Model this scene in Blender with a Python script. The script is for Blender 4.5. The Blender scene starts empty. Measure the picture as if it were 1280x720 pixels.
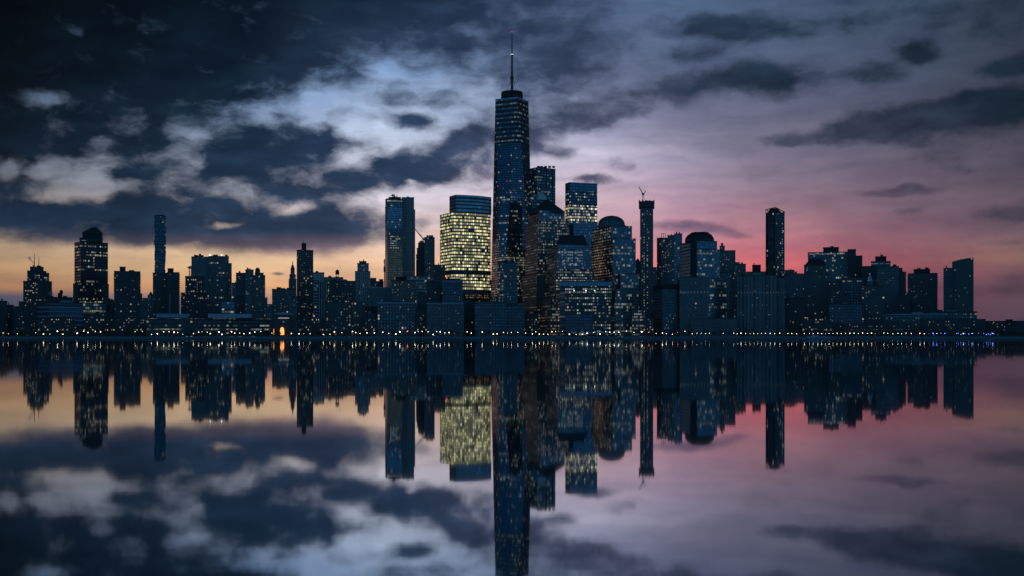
import bpy, math, random
from mathutils import Vector
random.seed(7)
SC = bpy.context.scene
COL = SC.collection
F = 1400.0; HZ = 420.0; CAMZ = 4.0; GZ = 2.6
R = math.radians
# ------------------------------------------------------------------ camera
cam = bpy.data.cameras.new('camera'); camo = bpy.data.objects.new('camera', cam); COL.objects.link(camo)
camo.location = (0, 0, CAMZ); camo.rotation_euler = (R(90), 0, 0)
cam.sensor_width = 36; cam.lens = 36 * F / 1280; cam.shift_y = (HZ - 360) / 1280
cam.clip_start = 0.5; cam.clip_end = 60000
SC.camera = camo
SC.view_settings.view_transform = 'Standard'; SC.view_settings.look = 'None'
SC.view_settings.exposure = 0; SC.view_settings.gamma = 1; SC.view_settings.use_curve_mapping = False
SC.cycles.max_bounces = 5; SC.cycles.glossy_bounces = 3; SC.cycles.diffuse_bounces = 2
SC.cycles.sample_clamp_indirect = 6
SC.cycles.caustics_reflective = True
# ------------------------------------------------------------------ node helpers
def lin(c):
    return tuple((x/255/12.92 if x/255 <= .04045 else ((x/255+.055)/1.055)**2.4) for x in c)
class G:
    def __init__(s, nt): s.nt = nt
    def n(s, t, **k):
        nd = s.nt.nodes.new(t)
        for a, b in k.items(): setattr(nd, a, b)
        return nd
    def put(s, sock, v):
        if isinstance(v, bpy.types.NodeSocket): s.nt.links.new(v, sock)
        else: sock.default_value = v
    def m(s, op, a, b=None, c=None, clamp=False):
        nd = s.n('ShaderNodeMath', operation=op, use_clamp=clamp)
        s.put(nd.inputs[0], a)
        if b is not None: s.put(nd.inputs[1], b)
        if c is not None: s.put(nd.inputs[2], c)
        return nd.outputs[0]
    def vec(s, x, y, z=0.0):
        nd = s.n('ShaderNodeCombineXYZ')
        s.put(nd.inputs[0], x); s.put(nd.inputs[1], y); s.put(nd.inputs[2], z)
        return nd.outputs[0]
    def v(s, op, a, b=None, scale=None):
        nd = s.n('ShaderNodeVectorMath', operation=op); s.put(nd.inputs[0], a)
        if b is not None: s.put(nd.inputs[1], b)
        if scale is not None: s.put(nd.inputs['Scale'], scale)
        return nd.outputs['Value'] if op in ('DOT_PRODUCT', 'LENGTH') else nd.outputs[0]
    def ramp(s, f, stops, interp='LINEAR'):
        nd = s.n('ShaderNodeValToRGB'); cr = nd.color_ramp; cr.interpolation = interp
        stops = sorted(stops, key=lambda q: q[0])
        cr.elements[0].position = stops[0][0]; cr.elements[0].color = (*stops[0][1], 1)
        cr.elements[1].position = stops[-1][0]; cr.elements[1].color = (*stops[-1][1], 1)
        for p, c in stops[1:-1]:
            e = cr.elements.new(p); e.color = (*c, 1)
        s.put(nd.inputs[0], f); return nd.outputs[0]
    def mix(s, f, a, b, mode='MIX'):
        nd = s.n('ShaderNodeMix', data_type='RGBA', blend_type=mode)
        s.put(nd.inputs[0], f)
        s.put(nd.inputs[6], a if isinstance(a, bpy.types.NodeSocket) else (*a[:3], 1))
        s.put(nd.inputs[7], b if isinstance(b, bpy.types.NodeSocket) else (*b[:3], 1))
        return nd.outputs[2]
    def mr(s, x, a, b, c=0.0, d=1.0, t='SMOOTHSTEP'):
        nd = s.n('ShaderNodeMapRange', interpolation_type=t)
        for i, q in enumerate((x, a, b, c, d)): s.put(nd.inputs[i], q)
        return nd.outputs[0]
    def noise(s, vec, scale, detail=4, rough=.5, out='Fac'):
        nd = s.n('ShaderNodeTexNoise'); s.put(nd.inputs['Vector'], vec)
        nd.inputs['Scale'].default_value = scale; nd.inputs['Detail'].default_value = detail
        nd.inputs['Roughness'].default_value = rough
        return nd.outputs[0] if out == 'Fac' else nd.outputs[1]
# ------------------------------------------------------------------ sky: dusk gradient and cloud banks by world direction
SUN_AZ = R(-42); SUN_EL = R(0.6)
W = bpy.data.worlds.new('World'); SC.world = W; W.use_nodes = True
nt = W.node_tree; nt.nodes.clear(); g = G(nt)
tc = g.n('ShaderNodeTexCoord'); sp = g.n('ShaderNodeSeparateXYZ'); nt.links.new(tc.outputs['Generated'], sp.inputs[0])
X, Y, Z = sp.outputs
rr = g.m('SQRT', g.m('MAXIMUM', g.m('ADD', g.m('MULTIPLY', X, X), g.m('MULTIPLY', Y, Y)), 1e-5))
az = g.m('ARCTAN2', X, Y)
ca = g.m('MULTIPLY', az, F)                                       # azimuth in 1/1400 rad
ce = g.m('MULTIPLY', g.m('MINIMUM', g.m('MAXIMUM', g.m('DIVIDE', Z, rr), 0.0), 3.0), F)
P = g.vec(ca, ce)
n1 = g.noise(g.v('MULTIPLY', P, (1/170, 1/110, 1)), 1.0, 2, .5, 'Color')
n2 = g.noise(g.v('MULTIPLY', P, (1/36, 1/25, 1)), 1.0, 4, .55, 'Color')
w1 = g.v('SCALE', g.v('SUBTRACT', n1, (.5, .5, .5)), scale=34.0)
w2 = g.v('SCALE', g.v('SUBTRACT', n2, (.5, .5, .5)), scale=26.0)
w12 = g.v('MULTIPLY', g.v('ADD', w1, w2), (1.2, .62, 0))
lowk = g.mr(ce, 20.0, 200.0, .25, 1.0)
PW = g.v('ADD', P, g.v('SCALE', w12, scale=lowk))
def sky_pt(px, py):
    a = math.atan((px-640)/F); return F*a, (HZ-py)*math.cos(a), math.cos(a)**2
# cloud cover left of the centre, 0 open .. 9 solid: rows by elevation, columns by azimuth
CX = [-160,0,40,80,120,160,200,240,280,320,360,400,440,480,520,560,600,640,720]
CY = [(-20,'9999999999999999766'),
 (20,'9999999998899998656'),
 (40,'9998999998899987556'),
 (60,'9999999999987776556'),
 (80,'9999999999986245556'),
 (100,'9999999998677433446'),
 (120,'9767899996532354341'),
 (140,'9888878863324433331'),
 (160,'9998878568852243681'),
 (180,'9899788578996346881'),
 (200,'9576466699983789631'),
 (220,'9774277688568888421'),
 (240,'9863165766888322221'),
 (260,'8899899998685211221'),
 (280,'5999999978998651221'),
 (300,'0346799999999511111'),
 (316,'0000012345653100001'),
 (330,'0000000000000000001')]
BLOBS = [ # px, py, half width, half height, tilt, amount
 (515,151,26,9,0,.75),(487,122,26,9,0,.4),(336,110,14,10,0,.45),(352,147,14,5,0,.4),(346,178,90,14,0,.3),(590,172,30,16,15,.5),(520,212,70,10,8,.4),
 (900,32,80,18,-8,.9),(878,66,42,11,0,.75),(960,97,66,21,-4,1.0),(850,110,60,17,10,.8),(735,144,70,22,8,.75),
 (680,110,60,40,0,.3),(1145,66,36,13,0,.9),(1098,94,46,15,0,.75),(1262,82,52,12,10,.9),(1175,150,120,24,1,1.0),(1230,131,70,18,0,.95),
 (1075,160,66,17,0,.95),(985,172,38,9,0,.8),(1285,136,60,16,0,.9),(700,190,32,9,0,.75),(735,223,36,6,0,.75),
 (868,285,54,8,-4,.8),(920,293,24,5,-6,.5),(1120,240,52,7,0,.8),(1130,268,26,6,0,.5),(1250,270,52,8,0,.5),
 (770,90,100,55,0,.25),(650,40,110,50,0,.35),(1090,20,130,30,0,.35),(1262,305,40,5,0,.35),(1240,360,90,10,0,.55),
 (1270,345,60,5,0,.5),(1265,20,70,28,0,.45),(765,205,30,8,0,.35),(350,341,9,2.4,0,.8),
 (1180,200,110,24,0,.3),(1000,300,90,8,0,.25),(1420,120,140,60,0,.9),(-160,150,140,120,0,1.0),(1400,260,120,20,0,.6),
 # openings between the clouds
 (60,121,24,6,14,-.36),(131,174,15,7,0,-.5),(284,283,18,3.5,6,-.5),(10,211,14,10,0,-.7),(53,211,16,8,10,-.6),(508,226,8,5,0,-.6),(826,130,14,8,0,-.35),(120,238,60,7,10,-.4),
(375,262,26,6,12,-.4),(97,46,14,8,0,-.25),(488,88,24,10,0,-.4),(575,272,9,5,0,-.4),(790,175,80,18,0,-.3),(690,20,40,10,0,-.3),(820,20,40,14,0,-.4),
]
acc = None
fcov = g.m('DIVIDE', g.v('DOT_PRODUCT', PW, (0, 1, 0)), 460.0); pcov = g.v('DOT_PRODUCT', PW, (1, 0, 0))
for i, px in enumerate(CX):
    a = math.atan((px-640)/F); fc = fcov if acc is None else g.m('MULTIPLY_ADD', acc, 1e-7, fcov)
    st = [(max(0, (HZ-py)*math.cos(a)/460), (int(row[i])/9*.95,)*3) for py, row in CY]
    rc = g.m('MULTIPLY', g.ramp(fc, st, 'CARDINAL'), 1.0)
    if acc is None: acc = rc
    else:
        t_ = g.mr(pcov, pa, F*a)
        acc = g.m('MULTIPLY_ADD', t_, g.m('SUBTRACT', rc, acc), acc)
    pa = F*a
acc = g.m('MULTIPLY', acc, g.mr(pcov, 60.0, 150.0, 1.0, .15)); PK = PW
for ib, (bx, by, hw, hh, rot, am) in enumerate(BLOBS):
    if ib % 4 == 0:                 # evaluate in short runs
        nd = g.n('ShaderNodeVectorMath', operation='MULTIPLY_ADD'); g.put(nd.inputs[0], acc); nd.inputs[1].default_value = (1e-7,)*3; g.put(nd.inputs[2], PW); PK = nd.outputs[0]
    cx, cy, c2 = sky_pt(bx, by)
    mp = g.n('ShaderNodeMapping', vector_type='TEXTURE'); nt.links.new(PK, mp.inputs[0])
    mp.inputs['Location'].default_value = (cx, cy, 0); mp.inputs['Rotation'].default_value = (0, 0, R(rot))
    mp.inputs['Scale'].default_value = (hw*1.68*c2, hh*1.68, 1)
    d = g.v('DOT_PRODUCT', mp.outputs[0], mp.outputs[0])
    q = g.m('SUBTRACT', 1.0, d, clamp=True)
    q = g.m('MULTIPLY', q, q)
    if am > 0: acc = g.m('MULTIPLY_ADD', g.m('MULTIPLY', q, am), g.m('SUBTRACT', 1.0, acc), acc)
    else: acc = g.m('MULTIPLY', acc, g.m('MULTIPLY_ADD', q, am, 1.0))
fb = g.noise(g.v('MULTIPLY', PW, (1/52, 1/30, 1)), 1.0, 7, .57)
fb2 = g.noise(g.v('ADD', g.v('MULTIPLY', PW, (1/80, 1/30, 1)), (7.3, 2.1, 0)), 1.0, 4, .5)
streak = g.noise(g.v('ADD', g.v('MULTIPLY', PW, (1/200, 1/14, 1)), (3.3, 9.1, 0)), 1.0, 3, .5)
out_front = g.mr(g.m('ABSOLUTE', ca), 700.0, 1100.0, 0.0, .45)
high = g.mr(ce, 430.0, 700.0, 0.0, .8)
acc = g.m('ADD', acc, g.m('MAXIMUM', out_front, high))
den = g.m('ADD', acc, g.m('MULTIPLY', g.m('SUBTRACT', fb, .5), g.mr(ce, 40.0, 160.0, .35, 1.3)))
mask = g.mr(den, .12, .86)
def table(cols):
    """colours of the open sky / of the clouds: columns over azimuth, rows over elevation"""
    res = None
    for i, (px, rows) in enumerate(cols):
        f = g.m('DIVIDE', ce, 460.0)
        if res is not None: f = g.m('MULTIPLY_ADD', res, 1e-7, f)
        a = math.atan((px-640)/F)
        st = [(min(1, max(0, (HZ-py)*math.cos(a)/460)), lin(c)) for py, c in rows]
        rc = g.ramp(f, st)
        if res is None: res = rc; pa = F*a
        else:
            res = g.mix(g.mr(ca, pa, F*a, 0.0, 1.0, 'LINEAR'), res, rc); pa = F*a
    return res
clear = table([
 (-200, [(-20,(50,70,95)),(120,(80,95,115)),(220,(140,135,140)),(290,(170,135,125)),(340,(190,125,110)),(372,(110,85,100)),(420,(60,60,80))]),
 (0,   [(-20,(60,85,110)),(120,(90,108,132)),(215,(116,122,136)),(285,(176,158,142)),(330,(192,154,116)),(360,(174,126,94)),(370,(78,82,102)),(420,(52,60,82))]),
 (300, [(-20,(80,110,145)),(120,(128,160,205)),(200,(170,180,200)),(240,(172,174,188)),(290,(214,188,166)),(330,(230,192,150)),(360,(216,160,116)),(380,(130,112,122)),(420,(80,80,105))]),
 (480, [(-20,(90,112,150)),(90,(142,172,214)),(160,(196,212,238)),(250,(228,220,230)),(300,(238,208,192)),(330,(244,198,160)),(360,(238,178,138)),(420,(190,120,110))]),
 (740, [(-20,(78,98,134)),(80,(98,110,142)),(150,(152,156,188)),(190,(204,198,222)),(230,(208,186,204)),(280,(212,170,176)),(330,(236,142,136)),(360,(246,130,124)),(420,(200,90,100))]),
 (840, [(-20,(80,104,140)),(80,(94,108,138)),(150,(124,124,152)),(200,(170,160,186)),(240,(182,154,176)),(290,(196,142,158)),(330,(222,124,130)),(360,(234,112,116)),(420,(180,80,95))]),
 (940, [(-20,(72,94,124)),(100,(88,98,126)),(180,(122,118,142)),(230,(146,127,146)),(290,(184,126,138)),(330,(220,112,120)),(360,(205,92,104)),(420,(160,70,90))]),
 (1120,[(-20,(62,80,104)),(100,(76,86,110)),(200,(102,95,114)),(260,(120,98,114)),(300,(142,96,110)),(330,(152,86,98)),(360,(130,74,92)),(420,(90,60,80))]),
 (1270,[(-20,(48,60,78)),(100,(58,64,80)),(200,(84,78,94)),(290,(112,90,102)),(318,(142,106,100)),(340,(112,80,88)),(375,(98,74,88)),(420,(70,58,74))]),
 (1500,[(-20,(40,52,72)),(200,(70,70,88)),(320,(95,76,88)),(420,(60,54,72))])])
cloud = table([
 (-200,[(-20,(4,14,24)),(200,(20,34,48)),(320,(40,45,60))]),
 (0,   [(-20,(1,7,13)),(90,(3,14,23)),(200,(11,27,42)),(280,(28,48,70)),(320,(80,78,90)),(420,(50,55,75))]),
 (300, [(-20,(5,18,30)),(100,(15,32,49)),(200,(30,50,73)),(290,(40,58,82)),(330,(130,105,110)),(420,(60,60,80))]),
 (520, [(-20,(24,42,64)),(100,(50,68,96)),(200,(42,61,88)),(290,(58,72,98)),(330,(160,125,125)),(420,(120,90,100))]),
 (760, [(-20,(50,66,92)),(120,(56,66,90)),(200,(84,86,112)),(290,(110,96,122)),(350,(170,100,115)),(420,(120,70,90))]),
 (980, [(-20,(40,57,78)),(100,(34,50,68)),(200,(66,68,88)),(290,(120,88,108)),(350,(150,80,95)),(420,(90,60,80))]),
 (1270,[(-20,(32,46,62)),(140,(26,40,54)),(240,(58,60,76)),(290,(70,64,80)),(350,(78,62,76)),(420,(60,52,70))]),
 (1500,[(-20,(30,40,55)),(420,(50,50,68))])])
skyc = g.mix(g.mr(streak, .35, .75, 0.0, .20), clear, cloud)
skyc = g.mix(1.0, skyc, g.ramp(fb2, [(.3, (.82,.84,.88)), (.7, (1.13,1.12,1.09))]), 'MULTIPLY')
cl = g.mix(1.0, cloud, g.ramp(fb2, [(.28, (.60,.63,.68)), (.5, (.9,.92,.95)), (.75, (1.5,1.48,1.45))]), 'MULTIPLY')
front = g.mix(mask, skyc, cl)
# sky at the photographer's back: still deep blue before sunrise
back = g.ramp(g.m('DIVIDE', ce, 1400.0), [(0, (.048,.19,.33)), (.25, (.045,.20,.40)), (1, (.018,.085,.18))])
backv = g.mix(1.0, back, g.ramp(g.m('MULTIPLY_ADD', fb, .4, g.m('MULTIPLY', g.noise(g.v('MULTIPLY', P, (1/210, 1/120, 1)), 1.0, 3, .5), .6)), [(.36, (.5,.55,.6)), (.5, (1,1,1)), (.64, (2.0,1.75,1.6))]), 'MULTIPLY')
fin = g.mix(g.mr(g.m('ABSOLUTE', az), 1.0, 1.9), front, backv)
bg = g.n('ShaderNodeBackground'); nt.links.new(fin, bg.inputs[0]); bg.inputs[1].default_value = 1.0
sky = g.n('ShaderNodeTexSky', sky_type='NISHITA', sun_disc=False, sun_elevation=SUN_EL, sun_rotation=SUN_AZ)
bg2 = g.n('ShaderNodeBackground'); nt.links.new(sky.outputs[0], bg2.inputs[0]); bg2.inputs[1].default_value = 0.0008
ad = g.n('ShaderNodeAddShader'); nt.links.new(bg.outputs[0], ad.inputs[0]); nt.links.new(bg2.outputs[0], ad.inputs[1])
wo = g.n('ShaderNodeOutputWorld'); nt.links.new(ad.outputs[0], wo.inputs[0])
sl = bpy.data.lights.new('sun', 'SUN'); sl.energy = 0.03; sl.angle = R(8); sl.color = (1, .6, .4)
so = bpy.data.objects.new('sun', sl); COL.objects.link(so)
sdir = Vector((math.sin(SUN_AZ)*math.cos(SUN_EL), math.cos(SUN_AZ)*math.cos(SUN_EL), math.sin(SUN_EL)))
so.rotation_euler = (-sdir).to_track_quat('-Z', 'Y').to_euler()
# ------------------------------------------------------------------ facade node group
def facade_group():
    ng = bpy.data.node_groups.new('facade_grid', 'ShaderNodeTree'); q = G(ng)
    I = {}
    for nm, ty, dv in (('FloorH','Float',4),('BayW','Float',3),('WinW','Float',.7),('WinH','Float',.6),('Wall','Color',(.1,.1,.1,1)),
        ('Glass','Color',(.02,.03,.04,1)),('Lit','Float',.1),('RowCorr','Float',.5),('ColA','Color',(1,.8,.5,1)),('ColB','Color',(.8,1,.9,1)),
        ('Power','Float',1),('Seed','Float',0),('GRough','Float',.15),('GSpec','Float',.5),('Top','Float',9999),('Bot','Float',-9999)):
        s = ng.interface.new_socket(nm, in_out='INPUT', socket_type='NodeSocket'+ty); s.default_value = dv
    ng.interface.new_socket('Shader', in_out='OUTPUT', socket_type='NodeSocketShader')
    gi = q.n('NodeGroupInput'); go = q.n('NodeGroupOutput'); i = gi.outputs
    uv = q.n('ShaderNodeUVMap'); s = q.n('ShaderNodeSeparateXYZ'); ng.links.new(uv.outputs[0], s.inputs[0])
    u = q.m('DIVIDE', s.outputs[0], i['BayW']); v = q.m('DIVIDE', s.outputs[1], i['FloorH'])
    cu = q.m('FLOOR', u); cv = q.m('FLOOR', v); fu = q.m('FRACT', u); fv = q.m('FRACT', v)
    inu = q.m('LESS_THAN', q.m('ABSOLUTE', q.m('SUBTRACT', fu, .5)), q.m('MULTIPLY', i['WinW'], .5))
    inv = q.m('LESS_THAN', q.m('ABSOLUTE', q.m('SUBTRACT', fv, .5)), q.m('MULTIPLY', i['WinH'], .5))
    win = q.m('MULTIPLY', inu, inv)
    def wn(a, b, c):
        nd = q.n('ShaderNodeTexWhiteNoise', noise_dimensions='3D'); ng.links.new(q.vec(a, b, c), nd.inputs[0]); return nd.outputs
    r1 = wn(cu, cv, i['Seed']); r2 = wn(cv, i['Seed'], 3.7)[0]; r3 = wn(q.m('FLOOR', q.m('DIVIDE', cu, 5.0)), cv, q.m('ADD', i['Seed'], 11.0))[0]
    rowf = q.m('MULTIPLY', q.m('POWER', r2, 3.0), 4.0)
    clf = q.m('MULTIPLY', q.m('POWER', r3, 2.0), 3.0)
    k = q.m('MULTIPLY', rowf, clf)
    pf = q.m('ADD', q.m('SUBTRACT', 1.0, i['RowCorr']), q.m('MULTIPLY', i['RowCorr'], k))
    prob = q.m('MULTIPLY', i['Lit'], pf)
    lit = q.m('MULTIPLY', q.m('LESS_THAN', r1[0], prob), win)
    lit = q.m('MULTIPLY', lit, q.m('LESS_THAN', s.outputs[1], i['Top']))
    lit = q.m('MULTIPLY', lit, q.m('GREATER_THAN', s.outputs[1], i['Bot']))
    sc_ = q.n('ShaderNodeSeparateColor'); ng.links.new(r1[1], sc_.inputs[0])
    colr = q.mix(sc_.outputs[1], i['ColA'], i['ColB'])
    br = q.m('MULTIPLY_ADD', q.m('POWER', sc_.outputs[2], 2.5), 1.2, .16)
    em = q.m('MULTIPLY', q.m('MULTIPLY', lit, br), i['Power'])
    geo = q.n('ShaderNodeNewGeometry')
    dirt = q.noise(q.v('MULTIPLY', geo.outputs['Position'], (.03, .03, .02)), 1.0, 4, .6)
    dk = q.ramp(dirt, [(.3, (.78,.78,.78)), (.7, (1.15,1.15,1.15))])
    wall = q.mix(1.0, i['Wall'], dk, 'MULTIPLY')
    gl = q.mix(1.0, i['Glass'], q.ramp(sc_.outputs[0], [(0, (.7,.7,.7)), (.8, (1,1,1)), (1, (1.5,1.5,1.5))]), 'MULTIPLY')
    p1 = q.n('ShaderNodeBsdfPrincipled'); ng.links.new(wall, p1.inputs['Base Color']); p1.inputs['Roughness'].default_value = .75
    p2 = q.n('ShaderNodeBsdfPrincipled'); ng.links.new(gl, p2.inputs['Base Color'])
    ng.links.new(i['GRough'], p2.inputs['Roughness']); ng.links.new(i['GSpec'], p2.inputs['Metallic'])
    ng.links.new(colr, p2.inputs['Emission Color']); ng.links.new(em, p2.inputs['Emission Strength'])
    bp = q.n('ShaderNodeBump'); bp.inputs['Strength'].default_value = .5; bp.inputs['Distance'].default_value = .25
    ng.links.new(q.m('SUBTRACT', 1.0, win), bp.inputs['Height']); ng.links.new(bp.outputs[0], p1.inputs['Normal'])
    mx = q.n('ShaderNodeMixShader'); ng.links.new(win, mx.inputs[0]); ng.links.new(p1.outputs[0], mx.inputs[1]); ng.links.new(p2.outputs[0], mx.inputs[2])
    ng.links.new(mx.outputs[0], go.inputs[0]); return ng
FG = facade_group()
WARM = (1, .78, .42); WHITE = (1, .93, .72); COOL = (.72, 1, .92); YEL = (1, .90, .42)
seedc = [0]
def fac(name, wall=.12, glass=(.03,.06,.09), fh=4.0, bw=3.2, ww=.7, wh=.55, lit=.05, rc=.3, a=WARM, b=WHITE, power=.8, gr=.18, gs=.35, top=9999, bot=-9999):
    m = bpy.data.materials.new(name); m.use_nodes = True; t = m.node_tree; t.nodes.clear(); q = G(t)
    nd = q.n('ShaderNodeGroup', node_tree=FG); seedc[0] += 1.37
    if not isinstance(wall, tuple): wall = (wall, wall, wall*1.02)
    for k_, v_ in dict(FloorH=fh, BayW=bw, WinW=ww, WinH=wh, Wall=(*wall, 1), Glass=(*glass, 1), Lit=lit, RowCorr=rc, ColA=(*a, 1), ColB=(*b, 1),
                       Power=power*(1.0 if power>.9 else .42), Seed=seedc[0], GRough=gr, GSpec=gs, Top=top, Bot=bot).items(): nd.inputs[k_].default_value = v_
    o = q.n('ShaderNodeOutputMaterial'); t.links.new(nd.outputs[0], o.inputs[0]); return m
def solid(name, c, rough=.8, metal=0.0, var=.25, scale=.15):
    m = bpy.data.materials.new(name); m.use_nodes = True; t = m.node_tree; q = G(t); p = t.nodes['Principled BSDF']
    geo = q.n('ShaderNodeNewGeometry'); n = q.noise(geo.outputs['Position'], scale, 5, .6)
    col = q.mix(1.0, c if isinstance(c, tuple) else (c, c, c), q.ramp(n, [(.25, (1-var,)*3), (.75, (1+var,)*3)]), 'MULTIPLY')
    t.links.new(col, p.inputs['Base Color']); p.inputs['Roughness'].default_value = rough; p.inputs['Metallic'].default_value = metal
    return m
def glow(name, c, power):
    m = bpy.data.materials.new(name); m.use_nodes = True; p = m.node_tree.nodes['Principled BSDF']
    p.inputs['Base Color'].default_value = (.5, .5, .5, 1)
    p.inputs['Emission Color'].default_value = (*c, 1); p.inputs['Emission Strength'].default_value = power; return m
ROOF = solid('roof_dark', (.035, .04, .048)); ROOFL = solid('roof_pale_metal', (.22, .30, .40), .5, .2)
STEEL = solid('dark_steel', (.05, .055, .06), .5, .6); CONC = solid('concrete', (.22, .21, .2))
BLACK = solid('black_roof', (.015, .017, .02)); TANKW = solid('tank_wood', (.07, .05, .04))
SEAW = solid('seawall_stone', (.10, .11, .12)); PAVE = solid('promenade_paving', (.16, .16, .16))
LANDM = solid('city_ground', (.05, .05, .052)); LEAF = solid('foliage', (.035, .05, .025), .7, 0, .5, .6); BARK = solid('bark', (.05, .04, .03))
TENT = solid('tent_fabric', (.75, .76, .8), .6)
LW = [glow('lit_pane_warm', (1, .70, .36), .17), glow('lit_pane_white', (1, .9, .68), .27), glow('lit_pane_cool', (.65, .95, 1), .16), glow('lit_pane_dim', (1, .85, .62), .08)]
# ------------------------------------------------------------------ mesh helpers
def link(name, verts, faces, mat, parent=None, loc=None, uvs=None, smooth=False):
    loc = Vector(loc) if loc is not None else Vector((0, 0, 0))
    me = bpy.data.meshes.new(name); me.from_pydata([tuple(Vector(v)-loc) for v in verts], [], faces)
    if uvs:
        ul = me.uv_layers.new(name='UVMap'); k = 0
        for fuv in uvs:
            for q in fuv: ul.data[k].uv = q; k += 1
    me.materials.append(mat)
    if smooth: me.polygons.foreach_set('use_smooth', [True]*len(me.polygons))
    me.update()
    o = bpy.data.objects.new(name, me); COL.objects.link(o)
    if parent is not None: o.parent = parent
    else: o.location = loc
    return o
def tag(o, label=None, cat=None, group=None, kind=None):
    if label: o['label'] = label
    if cat: o['category'] = cat
    if group: o['group'] = group
    if kind: o['kind'] = kind
    return o
def thing(name, label, cat, loc, group=None):
    o = bpy.data.objects.new(name, None); COL.objects.link(o); o.location = loc; o.empty_display_size = 5
    return tag(o, label, cat, group)
class MB:
    def __init__(s): s.v = []; s.f = []; s.uv = []
    def prism(s, fp, z0, z1, fp2=None, uv=True, zs=None):
        """fp counter-clockwise; optional other footprint at the top; zs optional per-vertex top heights"""
        n = len(fp); b = len(s.v); fp2 = fp2 or fp
        s.v += [(x, y, z0) for x, y in fp] + [(x, y, zs[i] if zs else z1) for i, (x, y) in enumerate(fp2)]
        u = [0.0]
        for i in range(n): u.append(u[-1] + math.dist(fp[i], fp[(i+1) % n]))
        for i in range(n):
            j = (i+1) % n
            s.f.append((b+i, b+j, b+n+j, b+n+i))
            za = zs[i] if zs else z1; zb = zs[j] if zs else z1
            s.uv.append(((u[i], z0), (u[i+1], z0), (u[i+1], zb), (u[i], za)))
        s.f.append(tuple(range(b+n, b+2*n))); s.uv.append(((.001, .001),)*n)
        s.f.append(tuple(range(b+n-1, b-1, -1))); s.uv.append(((.001, .001),)*n)
        return s
    def tube(s, p, q, r, r2=None, n=6):
        p = Vector(p); q = Vector(q); r2 = r if r2 is None else r2; d = (q-p).normalized()
        a = d.orthogonal().normalized(); c = d.cross(a); b = len(s.v)
        for pt, rad in ((p, r), (q, r2)):
            for k in range(n):
                t = 2*math.pi*k/n; s.v.append(tuple(pt + a*math.cos(t)*rad + c*math.sin(t)*rad))
        for k in range(n):
            j = (k+1) % n; s.f.append((b+k, b+j, b+n+j, b+n+k)); s.uv.append(((0, 0),)*4)
        s.f.append(tuple(range(b+n-1, b-1, -1))); s.uv.append(((0, 0),)*n)
        s.f.append(tuple(range(b+n, b+2*n))); s.uv.append(((0, 0),)*n)
        return s
    def lathe(s, c, prof, n=24):
        b = len(s.v); cx, cy = c
        for r, z in prof:
            for k in range(n):
                t = 2*math.pi*k/n; s.v.append((cx+r*math.cos(t), cy+r*math.sin(t), z))
        for i in range(len(prof)-1):
            for k in range(n):
                j = (k+1) % n; s.f.append((b+i*n+k, b+i*n+j, b+(i+1)*n+j, b+(i+1)*n+k)); s.uv.append(((0, 0),)*4)
        s.f.append(tuple(range(b+n-1, b-1, -1))); s.uv.append(((0, 0),)*n)
        e = b+(len(prof)-1)*n; s.f.append(tuple(range(e, e+n))); s.uv.append(((0, 0),)*n)
        return s
    def box(s, x0, x1, y0, y1, z0, z1): return s.prism([(x0, y0), (x1, y0), (x1, y1), (x0, y1)], z0, z1)
    def build(s, name, mat, parent=None, loc=None, smooth=False):
        if parent is not None: loc = parent.location
        return link(name, s.v, s.f, mat, parent, loc, s.uv, smooth)
def wx(px, D): return (px-640)/F*D
def wz(py, D): return CAMZ + (HZ-py)/F*D
def facing(xl, xr, D, depth):
    c = (xl+xr)/2; ph = math.atan((c-640)/F); nx, ny = math.sin(ph), math.cos(ph); C = (wx(c, D), D); k = C[0]*nx + C[1]*ny
    def hit(px):
        u = (px-640)/F; yy = k/(u*nx+ny); return (u*yy, yy)
    L = hit(xl); Rr = hit(xr); w = math.dist(L, Rr); ins = min(.0, 0)
    return [L, Rr, (Rr[0]+nx*depth, Rr[1]+ny*depth), (L[0]+nx*depth, L[1]+ny*depth)]
def corner(xl, xm, xr, D, t):
    t = R(t); ph = math.atan((xm-640)/F); M = (wx(xm, D), D); rx, ry = math.cos(ph), -math.sin(ph); fx, fy = math.sin(ph), math.cos(ph)
    dR = (math.cos(t)*rx+math.sin(t)*fx, math.cos(t)*ry+math.sin(t)*fy); dL = (-math.sin(t)*rx+math.cos(t)*fx, -math.sin(t)*ry+math.cos(t)*fy)
    def hit(px, d):
        u = (px-640)/F; a = (M[0]-u*M[1])/(u*d[1]-d[0]); return (M[0]+a*d[0], M[1]+a*d[1])
    L = hit(xl, dL); Rr = hit(xr, dR)
    return [L, M, Rr, (L[0]+Rr[0]-M[0], L[1]+Rr[1]-M[1])]
def offset(fp, d):
    cx = sum(p[0] for p in fp)/len(fp); cy = sum(p[1] for p in fp)/len(fp)
    out = []
    for x, y in fp:
        l = math.hypot(x-cx, y-cy); k = (l+d*1.35)/l; out.append((cx+(x-cx)*k, cy+(y-cy)*k))
    return out
PANE = None
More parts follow.
